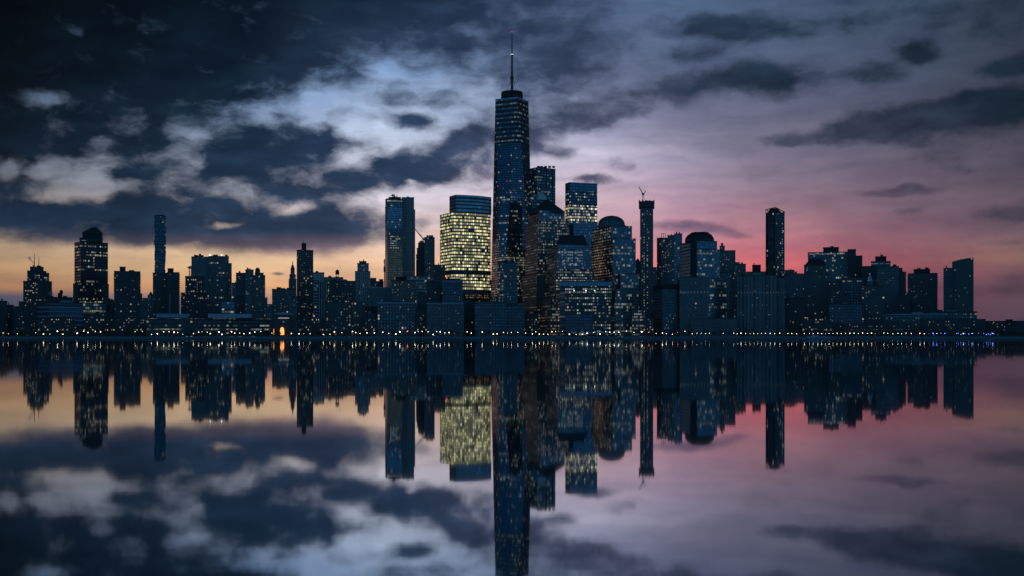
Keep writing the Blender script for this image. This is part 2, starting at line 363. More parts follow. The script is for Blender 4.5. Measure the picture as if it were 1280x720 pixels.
class B:
    """one building: an empty at its foot that parents its parts"""
    def __init__(s, name, label, D, cat='building', px=None, group=None):
        s.name = name; s.label = label; s.D = D; s.cat = cat; s.root = None; s.group = group
    def _root(s, fp):
        if s.root is None:
            cx = sum(p[0] for p in fp)/len(fp); cy = sum(p[1] for p in fp)/len(fp)
            s.root = thing(s.name, s.label, s.cat, (cx, cy, GZ), s.group)
    def box(s, xl, xr, yt, mat, yb=None, depth=None, xm=None, t=22, part='facade', cap=True, D=None, units=None, capmat=None, zs=None):
        D = D or s.D
        if depth is None: depth = max(14, min(46, (xr-xl)/F*D*.8))
        fp = facing(xl, xr, D, depth) if xm is None else corner(xl, xm, xr, D, t)
        z0 = GZ if yb is None else wz(yb, D); z1 = wz(yt, D)
        s._root(fp); s.fp = fp; s.z0 = z0; s.z1 = z1; s.Dl = D
        MB().prism(fp, z0, z1 - (1.0 if cap else 0)).build(part, mat, s.root)
        if cap:
            MB().prism(offset(fp, .35), z1-1.0, z1+.25).build('parapet', capmat or ROOF, s.root)
            w = math.dist(fp[0], fp[1]); n = units if units is not None else random.choice((0, 1, 2))
            for _ in range(n):
                a = random.uniform(.15, .7); bb = random.uniform(.2, .5); ww = random.uniform(.08, .22)
                p = lambda A, Bq: (fp[0][0]+(fp[1][0]-fp[0][0])*A+(fp[3][0]-fp[0][0])*Bq, fp[0][1]+(fp[1][1]-fp[0][1])*A+(fp[3][1]-fp[0][1])*Bq)
                MB().prism([p(a, bb), p(a+ww, bb), p(a+ww, bb+.3), p(a, bb+.3)], z1+.25, z1+random.uniform(1.8, 4.2)).build('rooftop_unit', random.choice((ROOF, CONC, STEEL)), s.root)
        return s
    def taper(s, xl, xr, yb, xl2, xr2, yt, mat, part='roof', depth=None, D=None):
        D = D or s.D; depth = depth or max(14, min(46, (xr-xl)/F*D*.8))
        a = facing(xl, xr, D, depth); k = (xr2-xl2)/max(1e-3, (xr-xl)); ins = depth*(1-k)/2
        ph = math.atan(((xl+xr)/2-640)/F); bq = facing(xl2, xr2, D, max(.5, depth-2*ins)); bq = [(x+math.sin(ph)*ins, y+math.cos(ph)*ins) for x, y in bq]
        s._root(a); MB().prism(a, wz(yb, D), wz(yt, D), bq).build(part, mat, s.root); return s
    def bands(s, y0, y1, n, mat, th=1.2, part='floor_band', proud=.5):
        """real ledges round the last box"""
        za, zb = wz(y0, s.Dl), wz(y1, s.Dl)
        for i in range(n):
            z = za + (zb-za)*(i+.5)/n
            MB().prism(offset(s.fp, proud), z-th/2, z+th/2).build(part, mat, s.root)
        return s
    def piers(s, n, mat, w=.9, proud=.7, z0=None, z1=None, part='pier', edge=(0, 1)):
        L, Rr = s.fp[edge[0]], s.fp[edge[1]]; z0 = z0 or s.z0; z1 = z1 or s.z1-.5
        dx, dy = Rr[0]-L[0], Rr[1]-L[1]; l = math.hypot(dx, dy); dx /= l; dy /= l; nx, ny = dy, -dx
        for i in range(n):
            a = l*(i+.5)/n
            p = lambda q, o: (L[0]+dx*q+nx*o, L[1]+dy*q+ny*o)
            MB().prism([p(a-w/2, proud), p(a+w/2, proud), p(a+w/2, -.2), p(a-w/2, -.2)], z0, z1).build(part, mat, s.root)
        return s
    def wins(s, n, y0=None, y1=None, w=1.15, h=1.0, fh=3.6, bw=3.4, u0=.06, u1=.94, edge=(0, 1), which=None):
        """individual lit window panes on the front of the last box"""
        L, Rr = s.fp[edge[0]], s.fp[edge[1]]; l = math.dist(L, Rr); dx, dy = (Rr[0]-L[0])/l, (Rr[1]-L[1])/l; nx, ny = dy, -dx
        za = wz(y1, s.Dl) if y1 is not None else max(s.z0, GZ+12); zb = wz(y0, s.Dl) if y0 is not None else s.z1-3
        used = set(); nu = max(1, int(l/bw)); nv = max(1, int((zb-za)/fh))
        for _ in range(n if y1 is not None and y1-(y0 or 0) < 20 else max(2, int(n*.62))):
            c = (random.randint(int(u0*nu), max(int(u0*nu), int(u1*nu)-1)), random.randrange(nv))
            if c in used: continue
            used.add(c); a = (c[0]+.5)*l/nu; z = za + (c[1]+.5)*(zb-za)/nv
            m = random.choices(which or LW, [3, 2, 2, 7] if which is None else None)[0]
            key = (m.name, round(w, 1), round(h, 1), round(dx, 3))
            me = PANES.get(key)
            if me is None:
                q = MB(); p = lambda e, o: (dx*e+nx*o, dy*e+ny*o)
                q.prism([p(-w/2, .12), p(w/2, .12), p(w/2, -.05), p(-w/2, -.05)], -h/2, h/2)
                me = bpy.data.meshes.new('window'); me.from_pydata(q.v, [], q.f); me.materials.append(m); PANES[key] = me
            o = bpy.data.objects.new('window', me); COL.objects.link(o); o.parent = s.root
            o.location = Vector((L[0]+dx*a, L[1]+dy*a, z)) - s.root.location
        return s
    def mast(s, px, yb, yt, r=.35, part='antenna', D=None, mat=None, off=8):
        D = (D or s.D)+off
        MB().tube((wx(px, D), D, wz(yb, D)-1), (wx(px, D), D, wz(yt, D)), r, r*.5).build(part, mat or STEEL, s.root); return s
PANES = {}
def water_tank(px, yb, yt, D, label):
    h = wz(yt, D)-wz(yb, D); r = h*.24; x, y = wx(px, D), D+6; z = wz(yb, D)
    t = thing('water_tank', label, 'water tank', (x, y, z), 'wooden rooftop water tanks')
    for a in range(4):
        q = R(45+90*a); MB().tube((x+r*.8*math.cos(q), y+r*.8*math.sin(q), z), (x+r*.8*math.cos(q), y+r*.8*math.sin(q), z+h*.38), .25).build('leg', STEEL, t)
    MB().lathe((x, y), [(r, z+h*.34), (r, z+h*.76)], 14).build('tank', TANKW, t)
    MB().lathe((x, y), [(r*1.1, z+h*.762), (.1, z+h)], 14).build('roof', BLACK, t)
def crane(px, yb, yt, D, jib, label, s=1.0, y=None, counter=None):
    """luffing tower crane: jib = (px, py) of the tip, hinged at (px, yt)"""
    x = wx(px, D); z0, z1 = wz(yb, D), wz(yt, D); yy = D + 8
    t = thing('tower_crane', label, 'crane', (x, yy, z0)); q = MB(); w = .9*s
    for a in (-w, w):
        for b in (-w, w): q.tube((x+a, yy+b, z0), (x+a, yy+b, z1), .22*s, n=4)
    z = z0
    while z < z1-2*w: q.tube((x-w, yy-w, z), (x+w, yy-w, z+2*w), .15*s, n=4); z += 2*w
    q.build('mast', STEEL, t)
    MB().box(x-1.3*s, x+1.3*s, yy-1.3*s, yy+1.3*s, z1, z1+2.2*s).build('cab', CONC, t)
    jx, jz = wx(jib[0], D), wz(jib[1], D); q = MB(); q.tube((x, yy-.8, z1+1), (jx, yy, jz), .75*s, .5*s, 4); q.tube((x, yy+.8, z1+2.4), (jx, yy, jz), .3*s, .2*s, 4); q.build('jib', CONC, t)
    c = counter or (px - (jib[0]-px)*.25, yt-(yt-jib[1])*.35); cx, cz = wx(c[0], D), wz(c[1], D)
    q = MB(); q.tube((x, yy, z1+1), (cx, yy, cz), .45*s, n=4); q.build('counter_jib', STEEL, t)
    q = MB(); q.tube((cx, yy, cz), (jx*.75+x*.25, yy, jz*.75+z1*.25), .16*s, n=4); q.build('stay_cable', STEEL, t)
# ------------------------------------------------------------------ setting: water, seawall, land
def water():
    m = bpy.data.materials.new('river_water'); m.use_nodes = True; t = m.node_tree; t.nodes.clear(); q = G(t)
    geo = q.n('ShaderNodeNewGeometry')
    gl = q.n('ShaderNodeBsdfGlossy'); gl.inputs['Color'].default_value = (.69, .72, .75, 1); gl.inputs['Roughness'].default_value = .045
    nz = q.noise(q.v('MULTIPLY', geo.outputs['Position'], (.012, .004, 1)), 1.0, 3, .5)
    q.put(gl.inputs['Roughness'], q.mr(nz, .3, .7, .024, .034))
    df = q.n('ShaderNodeBsdfDiffuse'); df.inputs['Color'].default_value = (.03, .10, .14, 1)
    lw = q.n('ShaderNodeLayerWeight'); lw.inputs[0].default_value = .5
    mx = q.n('ShaderNodeMixShader'); q.put(mx.inputs[0], q.mr(lw.outputs['Facing'], .6, 1.0, .74, .95, 'LINEAR'))
    t.links.new(df.outputs[0], mx.inputs[1]); t.links.new(gl.outputs[0], mx.inputs[2])
    rip = q.noise(q.v('MULTIPLY', geo.outputs['Position'], (.05, .25, 1)), 1.0, 4, .6)
    bp = q.n('ShaderNodeBump'); bp.inputs['Strength'].default_value = .05; bp.inputs['Distance'].default_value = .02
    t.links.new(rip, bp.inputs['Height']); t.links.new(bp.outputs[0], gl.inputs['Normal'])
    o = q.n('ShaderNodeOutputMaterial'); t.links.new(mx.outputs[0], o.inputs[0])
    link('river', [(-9000, -400, 0), (9000, -400, 0), (9000, 1601, 0), (-9000, 1601, 0)], [(0, 1, 2, 3)], m)['kind'] = 'structure'
water()
link('ground', [(-30000, 1606, GZ-.05), (30000, 1606, GZ-.05), (30000, 45000, GZ-.05), (-30000, 45000, GZ-.05)], [(0, 1, 2, 3)], LANDM)['kind'] = 'structure'
q = MB(); q.box(-3000, 3000, 1600, 1606, -2, GZ); o = q.build('seawall', SEAW); tag(o, 'long low stone seawall edging the far bank of the river', 'wall')
q = MB(); q.box(-3000, 3000, 1599.6, 1600.4, GZ, GZ+.35); o = q.build('seawall_coping', ROOFL, o, (0, 0, 0))
q = MB(); q.box(-3000, 3000, 1606.2, 1626, GZ-.3, GZ+.004); tag(q.build('promenade', PAVE), kind='structure')
q = MB()
q.box(-1200, 1200, 1601, 1601.1, GZ+.95, GZ+1.05); q.box(-1200, 1200, 1601, 1601.1, GZ+.5, GZ+.56)
rail = q.build('railing', STEEL); tag(rail, 'thin steel railing along the top of the seawall', 'railing')
q = MB()
for i in range(400): q.box(-1200+i*6, -1199.9+i*6, 1601.1, 1601.2, GZ, GZ+1.05)
o = q.build('post', STEEL, rail); o['kind'] = 'stuff'
# ------------------------------------------------------------------ facade materials
M_blk = fac('facade_dark_masonry', .055, (.01,.015,.02), 3.8, 3.0, .5, .5, .02, .2, power=.7)
M_blk2 = fac('facade_dark_masonry_lit', .05, (.01,.015,.02), 3.8, 3.0, .5, .5, .10, .5, power=.8)
M_slate = fac('facade_slate', .17, (.02,.035,.05), 3.8, 2.8, .55, .5, .04, .3, power=.7)
M_slatev = fac('facade_slate_vertical', .18, (.02,.03,.045), 3.8, 5.6, .45, 1.0, .0, 0, power=.7)
M_blue = fac('facade_blue_glass', .06, (.10,.17,.25), 4.2, 1.8, .88, .8, .03, .6, power=.7, gs=.7, gr=.12)
M_bluel = fac('facade_blue_glass_lit', .06, (.10,.17,.25), 4.2, 1.8, .85, .7, .16, .8, COOL, WHITE, .9, gs=.7, gr=.12)
M_brick = fac('facade_brick_grid', .13, (.03,.05,.07), 4.4, 4.0, .5, .55, .06, .2, power=.8)
M_brickd = fac('facade_dark_brick_grid', .07, (.03,.045,.06), 4.6, 4.2, .5, .5, .08, .15, power=.8)
M_pale = fac('facade_pale_stone', .42, (.03,.05,.07), 4.2, 3.2, .5, .5, .04, .2, power=.7)
M_band = fac('facade_ribbon_bands', .26, (.015,.025,.035), 6.4, 3.0, 1.0, .5, .0, .0)
M_whiteband = fac('facade_white_ribbons', .42, (.02,.035,.05), 5.2, 3.0, 1.0, .5, .10, .4, power=.9)
M_res = fac('facade_residential', .09, (.02,.03,.045), 3.4, 3.0, .55, .5, .03, .1, power=.9)
M_gs = fac('facade_lit_offices', .07, (.04,.06,.07), 5.0, 3.4, .78, .56, .965, .05, YEL, (1,.96,.55), .95)
M_gs2 = fac('facade_lit_offices_upper', .08, (.20,.28,.36), 5.6, 3.0, 1.0, .62, .0, .0, gs=.7)
M_wfc = fac('facade_granite_offices', .12, (.03,.05,.07), 4.3, 2.9, .62, .52, .72, .45, (1,.86,.66), (.95,.95,.8), .5)
M_wfcl = fac('facade_granite_lit_rows', .10, (.03,.05,.07), 4.3, 2.9, .62, .5, .85, .4, (1,.9,.7), (.9,.98,.9), .8)
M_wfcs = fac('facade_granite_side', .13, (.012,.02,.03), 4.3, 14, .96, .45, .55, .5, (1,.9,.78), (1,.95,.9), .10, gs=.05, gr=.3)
M_wfb = fac('facade_blue_offices', .18, (.08,.14,.21), 4.6, 2.9, .8, .66, .34, .7, (1,.9,.7), COOL, .45, gs=.6)
M_podl = fac('facade_lobby_lit', .08, (.03,.05,.07), 4.5, 4.5, .8, .7, .5, .4, (1,.9,.6), (.8,1,.95), .8)
M_glb = fac('facade_dark_block', .075, (.06,.10,.15), 4.4, 4.4, .75, .6, .01, .2, gs=.5)
M_glb2 = fac('facade_teal_block', .14, (.06,.10,.14), 4.2, 3.2, .6, .55, .02, .2, gs=.4)
# ================================================================== far left
B('apartment_block','near black low block cut off by the left end of the shore, flat roof',1720).box(-14,9,376,M_blk).wins(3,385,410)
B('apartment_block','low dark block with a stepped parapet right of the cut off left end block',1760).box(8.6,17,381,M_blk).wins(2,388,410)
b=B('warehouse','dark warehouse with a small roof hut and few amber windows, below the twin antenna tower',1700).box(16.5,47.5,383,M_blk,units=0).box(23.5,31,377,M_blk,yb=383,part='roof_hut').box(16.5,47.5,383,M_blk,cap=False,yb=384,part='frieze'); b.wins(12,388,412)
b=B('art_deco_tower','stepped dark art deco tower with two thin rooftop antennas at the far left',2300,'skyscraper')
b.box(29,65,351.5,M_blk2,units=0).wins(14,354,376,w=2.4,h=1.8).box(34,61.5,341,M_blk2,yb=351.5,depth=44,part='upper_facade',units=0).wins(9,343,351,w=2.4,h=1.8)
b.box(34,58,338.5,M_blk,yb=341,depth=36,part='upper_facade',units=0).box(37.5,54.5,333.5,M_blk,yb=338.5,depth=30,part='crown',units=3)
b.box(46,50,332,BLACK,yb=333.5,depth=12,part='mast_base',units=0).mast(43,333,317,.9).mast(48.5,332,322,.8)
b=B('office_block','low black block with a domed roof tank, left of the tall gabled tower',1800).box(58,91,371.5,M_blk,units=3)
b=b.box(72.3,78,366.5,BLACK,yb=371.5,depth=8,part='tank_house',units=0); MB().lathe((wx(75,1800),1805),[(2.8,wz(366.5,1800)),(2.6,wz(364,1800)),(1.6,wz(362.8,1800)),(.2,wz(361.8,1800))],12).build('dome',BLACK,b.root)
m_h = fac('facade_horizontal_bands', .05, (.05,.08,.14), 8.0, 60, 1.0, .5, .0, .0)
b=B('office_block','wide waterfront office block with pale horizontal bands and a lit lower right corner',1660).box(47,104,378,m_h,xm=62,t=20,units=3)
b.bands(381,409,5,solid('band_metal',(.24,.25,.33),.5),1.5)
b.wins(20,397.5,402,w=1.8,h=1.2,fh=2.2,bw=2.0,u0=.25,u1=.75,edge=(1,2)); b.wins(26,403,416,w=1.9,h=1.5,fh=4,bw=2.6,u0=.25,u1=.8,edge=(1,2))
m_t = fac('facade_gabled_tower', .035, (.025,.035,.05), 4.6, 2.6, .75, .5, .42, .9, (1,.88,.62), WHITE, .75)
m_t2 = fac('facade_gabled_tower_lit', .05, (.05,.09,.10), 5.0, 3.0, .85, .7, .50, .5, (1,.9,.55), COOL, .5)
b=B('gabled_skyscraper','tall black tower with a gabled top and bands of yellow lit floors',1750,'skyscraper')
b.box(93,135,302,m_t,yb=378,xm=101,t=18,units=0).box(104,132,378,m_t2,depth=30,part='lobby_facade',D=1742,cap=False)
b.box(91.3,136,355,M_blk,yb=None,depth=30,part='wing',D=1765,units=0)
b.wins(26,303,315,w=2.1,h=1.2,fh=4.4,bw=3,u0=.05,u1=.95,edge=(0,1)) if False else None
b.box(99.5,128.5,297.5,m_t,yb=302,depth=32,part='upper_facade',units=0,D=1756).box(103,128,290.5,BLACK,yb=297.5,depth=26,part='crown',units=0,D=1756)
b.taper(103,128,290.5,115,121,283.5,BLACK,D=1756,depth=26)
MB().box(wx(98,1744),wx(105,1744),1751,1752,wz(300.8,1750),wz(300,1750)).build('light_strip',LW[3],b.root)
B('apartment_block','small distant dark block seen between the gabled tower and the balcony block',2100).box(133,144.5,375,M_blk,units=2)
m_b = fac('facade_balcony_block', .05, (.02,.03,.045), 3.6, 2.8, .6, .55, .05, .1, power=.8)
b=B('balcony_apartment_block','dark apartment block with a roof hut and ridged balcony edges, right of the gabled tower',1700,'apartment block')
b.box(142.7,175.4,339,m_b,units=1).wins(16,345,412).bands(341,410,30,solid('balcony_slab',(.07,.075,.09)),.35,'balcony',.9).box(149.6,157,333.5,BLACK,yb=339,part='roof_hut',depth=14,units=0)
B('apartment_block','narrow grey slab peeping out right of the balcony block',1900).box(172,177.8,367,M_slate,units=0)
B('apartment_block','plain paler grey slab left of the slender stacked tower',2000).box(177,185,372.5,M_glb2,units=0)
b=B('church_tower','small pointed tower with a few cool lights beside the slender stacked tower',2050,'tower').box(184.5,192.5,369,M_slate,units=0); b.taper(185.5,191.5,369,188,189,364.5,BLACK,depth=12); b.wins(4,372,385,which=[LW[2]]*4)
m_j = fac('facade_stacked_glass', .05, (.07,.12,.18), 4.2, 3.0, .85, .75, .04, .2, gs=.6)
b=B('stacked_skyscraper','slender tower of irregular stacked glass boxes with ragged edges, left part of the skyline',2200,'skyscraper')
random.seed(3); y=341.5; k=0
while y>271:
    h=random.uniform(3.0,7.5); y2=max(269.5,y-h); a=random.uniform(-.5,.7); c=random.uniform(-.8,.6)
    b.box(193+a,207+c,y2,m_j,yb=y,depth=24,units=0,part='stacked_floor'); y=y2
    if y<=269.6: break
b.box(194.5,200,269,BLACK,yb=270,depth=10,part='roof_unit',units=0); b.box(197,205,268.6,BLACK,yb=270,depth=8,part='roof_unit',units=0); b.wins(3,270,272,which=[LW[0]]*4)
b.box(193,207,341,m_j,yb=None,depth=24,units=0,part='base')
B('apartment_block','black slab directly under the slender stacked tower',1900).box(191,209.6,341,M_res,units=2).wins(9,345,400)
b=B('balcony_apartment_block','dark apartment slab with sawtooth balconies and a roof hut, right of the slender stacked tower',1880,'apartment block')
b.box(209,224.3,340.3,M_res,units=0).bands(342,395,20,SEAW,.8,'balcony',1.2).box(209.5,217,335.5,BLACK,yb=340.3,part='roof_hut',depth=14,units=0).wins(7,345,395)
b=B('apartment_block','slim dark slab with one pale vertical edge, before the sawtooth balcony slab',1780).box(213.5,224,368.5,M_blk,units=0)
MB().box(wx(213.2,1780),wx(214.1,1780),1774,1776,GZ,wz(368,1780)).build('corner_strip',ROOFL,b.root)
b=B('setback_office_block','dark stepped block with scattered lit windows left of the broad twin-lamp tower',1850).box(226,262,366,M_blk2,units=0).wins(14,370,395).box(231.5,256,345.3,M_blk2,yb=366,depth=34,part='upper_facade').wins(11,348,366)
crane(236.3,346,335.5,1855,(232.5,334),'short scaffold hoist on the stepped block left of the broad twin-lamp tower',2.0)
m_br = fac('facade_broad_tower', .13, (.03,.045,.06), 4.4, 3.4, .7, .5, .12, .9, (1,.9,.7), COOL, .6)
b=B('broad_office_tower','broad dark slab tower with two bright white lamps on its flat roof',2000,'skyscraper')
b.box(239.2,261,320.8,M_glb2,units=3,depth=50).box(260.8,286,320.2,m_br,units=4,depth=50,D=1998,part='right_facade').box(285.6,289.7,329,m_br,depth=46,part='side_wing',units=0).wins(8,332,395)
for px in (262.5,277): MB().lathe((wx(px,2000),2000),[(.9,wz(319.6,2000)),(.9,wz(318.2,2000))],10).build('roof_lamp',glow('white_lamp',(.9,1,1),2.5),b.root)
for px,yt in ((244,318.5),(250,317.5),(253,319),(268,318.6),(283,318.4)): b.box(px-1.4,px+1.4,yt,BLACK,yb=320.8,depth=10,part='rooftop_unit',units=0,D=2004)
B('office_block','small blue glass box with lit lower floors standing before the broad twin-lamp tower',1800).box(277,292.5,376,M_blue,units=0).box(277,292.5,386,M_podl,D=1796,part='lobby_facade',cap=False,depth=8)
B('apartment_block','narrow distant blue slab between the broad tower and the domed twin block',2250).box(289.8,295.5,353.5,M_blue,units=1)
b=B('twin_apartment_block','pair of joined apartment towers, the right one topped by a small round lantern',1950,'apartment tower')
b.box(295,307,341,M_res,units=1).wins(6,344,395).bands(343,392,16,SEAW,.5,'balcony',.7).box(306.7,317,337,M_slate,part='middle_facade',units=3).wins(9,340,395)
b.box(316.8,331.5,344,M_brick,part='right_facade',units=0).wins(12,347,392).box(330,334.3,372,M_slate,part='wing',units=0).box(318.5,329.5,341,M_slate,yb=344,part='upper_facade',depth=14,units=0)
x=wx(321.7,1950); zz=lambda y:wz(y,1950); MB().lathe((x,1952),[(4.4,zz(344)),(4.4,zz(338.5)),(3.9,zz(336.5)),(2.4,zz(335)),(.4,zz(334.2))],16).build('lantern_dome',M_slate and ROOF,b.root)
B('apartment_block','dark mid height block before the domed twin block, its left half',1850).box(296,305.5,370,M_blk,units=1).wins(4,374,395)
# pier terminal
m_pt = fac('facade_terminal_glazing', .045, (.03,.05,.07), 5.5, 3.2, .85, .4, .45, .9, (1,.9,.6), COOL, .5)
b=B('pier_terminal','very long low pier terminal with pale roof strips and a row of lit windows',1640,'terminal')
b.box(183,338,397.3,m_pt,depth=30,units=0)
for a,c in ((195.5,237),(260,314.5)): b.box(a,c,392.5,ROOFL,yb=397.3,depth=22,part='roof_strip',units=0,capmat=ROOFL)
b.box(237,260,394.6,BLACK,yb=397.3,depth=18,part='roof_plant',units=2)
b.bands(399,411,3,SEAW,.8); b.wins(70,411,417.5,w=1.9,h=1.4,fh=2.3,bw=3.2,u0=.02,u1=.99,which=[LW[0],LW[1],LW[2],LW[3]])
# ferry building with orange arches
b=B('ferry_building','small ferry building with a barrel roof and two tall arches glowing orange',1630,'ferry terminal')
b.box(337,374,401,M_blk,depth=26,units=2).box(342.5,363.5,393,M_blk,depth=24,D=1627,part='central_block',units=0)
D_=1627; n=12; fp=[]; xl,xr=wx(342.2,D_),wx(363.8,D_)
vs=[];fs=[]
for i in range(n+1):
    t=math.pi*i/n; xx=(xl+xr)/2-math.cos(t)*(xr-xl)/2; z=wz(393.2,D_)+math.sin(t)*2.8
    vs+=[(xx,D_-1,z),(xx,D_+24,z)]
for i in range(n): fs.append((2*i,2*i+2,2*i+3,2*i+1))
fs.append(tuple(range(0,2*n+2,2))); fs.append(tuple(range(2*n+1,0,-2)))
b_ = link('barrel_roof',vs,fs,ROOFL,b.root,b.root.location)
MB().box(wx(345,D_),wx(361.5,D_),D_-1.2,D_-.6,wz(398.2,D_),wz(397,D_)).build('clerestory_window',LW[1],b.root)
ORG=glow('arch_lamp_glow',(1,.33,.05),2.2)
for px in (344.6,352.8):
    w=wx(px+2.4,D_)-wx(px,D_); x=wx(px,D_); pts=[(x-w,wz(418.5,D_)),(x+w,wz(418.5,D_))]+[(x+w*math.cos(R(a)),wz(413.5,D_)+math.sin(R(a))*5.2) for a in range(0,181,20)]
    vs=[(a,D_-1.3,z) for a,z in pts]+[(a,D_-.6,z) for a,z in pts]; k=len(pts)
    fs=[tuple(range(k)),tuple(range(2*k-1,k-1,-1))]+[(i,i+k,(i+1)%k+k,(i+1)%k) for i in range(k)]
    arch=link('arch',vs,fs,ORG,b.root,b.root.location)
    MB().box(x-.25,x+.25,D_-1.6,D_-1.35,wz(418.5,D_),wz(410,D_)).build('arch_mullion',BLACK,b.root)
B('apartment_block','mid height slate block between the ferry building and the spired stone tower, small lit windows',1950).box(340,370,361.3,M_brick,units=4).wins(22,364,392,which=[LW[0],LW[1],LW[3],LW[3]])
B('apartment_block','pale framed block with tall window slots behind the right end of the ferry building',1850).box(361,372,370,M_glb2,units=0).piers(3,ROOFL,.7).wins(5,374,398)
b=B('spired_stone_tower','slim ornate stone tower tapering in tiers to a needle spire',2300,'tower')
b.box(360.8,370.6,349,M_slate,units=0).box(361.8,369.8,343,M_slate,yb=349,part='tier',depth=13,units=0).box(363.2,368.4,336,M_slate,yb=343,part='tier',depth=9,units=0)
b.taper(363.2,368.4,336,364.8,366.8,331,BLACK,depth=8,part='spire_base'); b.mast(365.8,331.5,326,1.1,'spire',off=4)
m_hot = fac('facade_rounded_slab', .06, (.02,.03,.04), 3.8, 3.2, .5, .5, .07, .3, power=.8)
b=B('rounded_apartment_tower','tall dark apartment tower with bright balcony edges on its left and a square tank house',1800,'apartment tower')
b.box(370.9,391.6,312,m_hot,xm=376.5,t=28,units=0).wins(26,316,412,edge=(1,2)).bands(314,350,14,solid('pale_slab',(.22,.23,.26)),.5,'balcony',.35).box(377,382.8,304,BLACK,yb=312,depth=9,part='tank_house',units=1,D=1806)
# ================================================================== centre left
B('office_block','pale blank walled office block right of the round topped apartment tower',2150).box(391,405.3,340.5,M_pale,units=2)
B('office_block','narrow white striped block with glowing ribbons of floors beside the rounded apartment tower',1950).box(391,398.6,351,M_whiteband,units=0)
b=B('office_block','dark block with one white vertical corner pier, below the pale blank walled block',1850).box(398,409.2,352.5,M_blk,units=0); b.piers(4,solid('white_pier',(.45,.47,.5)),1.0)
B('office_block','wide dark flat topped block carrying the wooden water tank',2050).box(405.3,429,346.5,M_slate,units=3).wins(5,350,375)
water_tank(421,346.5,336.3,2050,'round wooden water tank on stilts on the flat roof of the wide dark block')
B('brick_block','brick block with a regular grid of small lit windows right below the wooden water tank',1900).box(409,444,351,M_brickd,units=3).wins(30,354,378,fh=4,bw=4.4)
B('brick_block','low wide dark brick block with many dim windows, before the ribbed stone tower',1690).box(407,457,377.5,M_brickd,units=1,depth=40).wins(40,381,413,fh=4.2,bw=4.2)
m_wl = fac('facade_gothic_stone', .42, (.03,.045,.06), 7, 3.6, .42, .72, .03, .2)
b=B('gothic_stone_tower','pale ribbed stone tower with a rounded notched crown, left of the twin glass towers',2150,'tower')
b.box(443.7,463,339,m_wl,units=0).piers(6,M_pale,.9,.5).box(446.7,461,329,m_wl,yb=339,depth=24,part='upper_facade',units=0).box(449,458,326.5,M_slate,yb=329,depth=16,part='crown',units=2)
b.wins(3,330,334,which=[LW[1]]*4).box(461,466,359,M_slate,part='wing',units=0).mast(449.8,327,325,.6)
B('office_block','small pale roofed block peeping out just right of the ribbed stone tower',2200).box(463,470.3,347.5,M_slate,units=0)
B('office_block','small dark block with a raised roof corner left of the twin glass towers',2150).box(469.8,479.6,351.5,M_blk,units=0).box(474,479,349,M_blk,yb=351.5,depth=12,part='roof_hut',units=0)
B('office_block','dark framed block with pale roof edges standing in front of the small raised corner block',1850).box(459.5,489,359,M_glb2,units=2,capmat=ROOFL).wins(8,363,400)
B('apartment_block','black narrow block at the shore right of the wide dark brick block',1720).box(456,475,383,M_blk,units=1).wins(3,388,412)
m_111 = fac('facade_flared_glass', .07, (.15,.24,.34), 4.2, 1.6, .9, .8, .02, .5, gs=.7, gr=.15)
m_111l = fac('facade_flared_glass_top', .05, (.12,.20,.29), 4.2, 3, .8, .6, .32, .8, (1,.85,.5), WHITE, .8, gs=.6)
b=B('flared_glass_tower','left of two adjoining tall towers, flared blue glass with a crane on its roof',2000,'skyscraper')
b.box(481.4,503,258,m_111,xm=484.2,t=12,units=0).box(481.6,503,248,m_111l,yb=258,xm=484.2,t=12,part='upper_facade',units=0)
b.wins(46,294,311,w=1.8,h=1.7,fh=4,bw=2.4,u0=.25,u1=.75,edge=(1,2),which=[LW[1],LW[3],LW[2],LW[3]])
b.box(486,501,246.4,BLACK,yb=248,depth=18,part='roof_crown',units=3,D=2006); b.wins(4,258,275,edge=(0,1),which=[LW[2]]*4)
crane(490.5,247,244.5,2006,(493,242),'small crane perched on the roof of the left twin glass tower',1.4,counter=(487.5,244))
m_30 = fac('facade_ribbed_limestone', .28, (.06,.09,.12), 4.2, 2.6, .5, .6, .02, .3)
b=B('ribbed_tower','right of two adjoining tall towers, slate grey with fine ribs and a stepped edge',2030,'skyscraper')
b.box(502.2,517.6,246.6,m_30,units=1).piers(7,M_slate,.8,.5).box(516.5,519,262,m_30,part='side_wing',units=0,D=2034).wins(20,262,345)
b=B('construction_hoist','thin builders hoist mast with a cab, climbing left of the twin glass towers',1990,'hoist'); b.box(480,481.2,324,STEEL,depth=2,part='mast',cap=False).box(479.4,481.6,333,STEEL,yb=340,depth=3,part='cab',cap=False).box(479.6,481.2,325,STEEL,yb=329,depth=3,part='cab',cap=False)
b=B('unfinished_tower','raw concrete frame tower of ragged open floors under the slanting crane jib',2250,'tower')
for i,(a,c,y0,y1) in enumerate(((520,531,None,318),(521,531,318,310),(522.5,531,310,303.5),(524,530,303.5,301.5))): b.box(a,c,y1,M_blk,yb=y0,part='open_floors',units=2 if i>1 else 0,depth=22)
b.bands(304,309,3,CONC,.6,'floor_slab',1.0)
B('balcony_apartment_block','grey apartment tower with a small roof box, right of the raw concrete frame tower',2200,'apartment tower').box(530.5,543.4,296.5,M_slate,units=0).wins(10,300,340).box(533,541.5,294.2,M_slate,yb=296.5,depth=12,part='roof_hut',units=0)
crane(529.5,302,300,2245,(518.2,285.5),'luffing crane with a long slanting jib over the raw concrete frame tower',2.0,counter=(531,297.5))
B('office_block','dark block with a roof hut and grid windows below the twin glass towers',1800).box(489,519.3,350.5,M_brick,units=2).wins(24,354,377,fh=4.2,bw=4).box(495,508,346,BLACK,yb=350.5,depth=16,part='roof_hut',units=0)
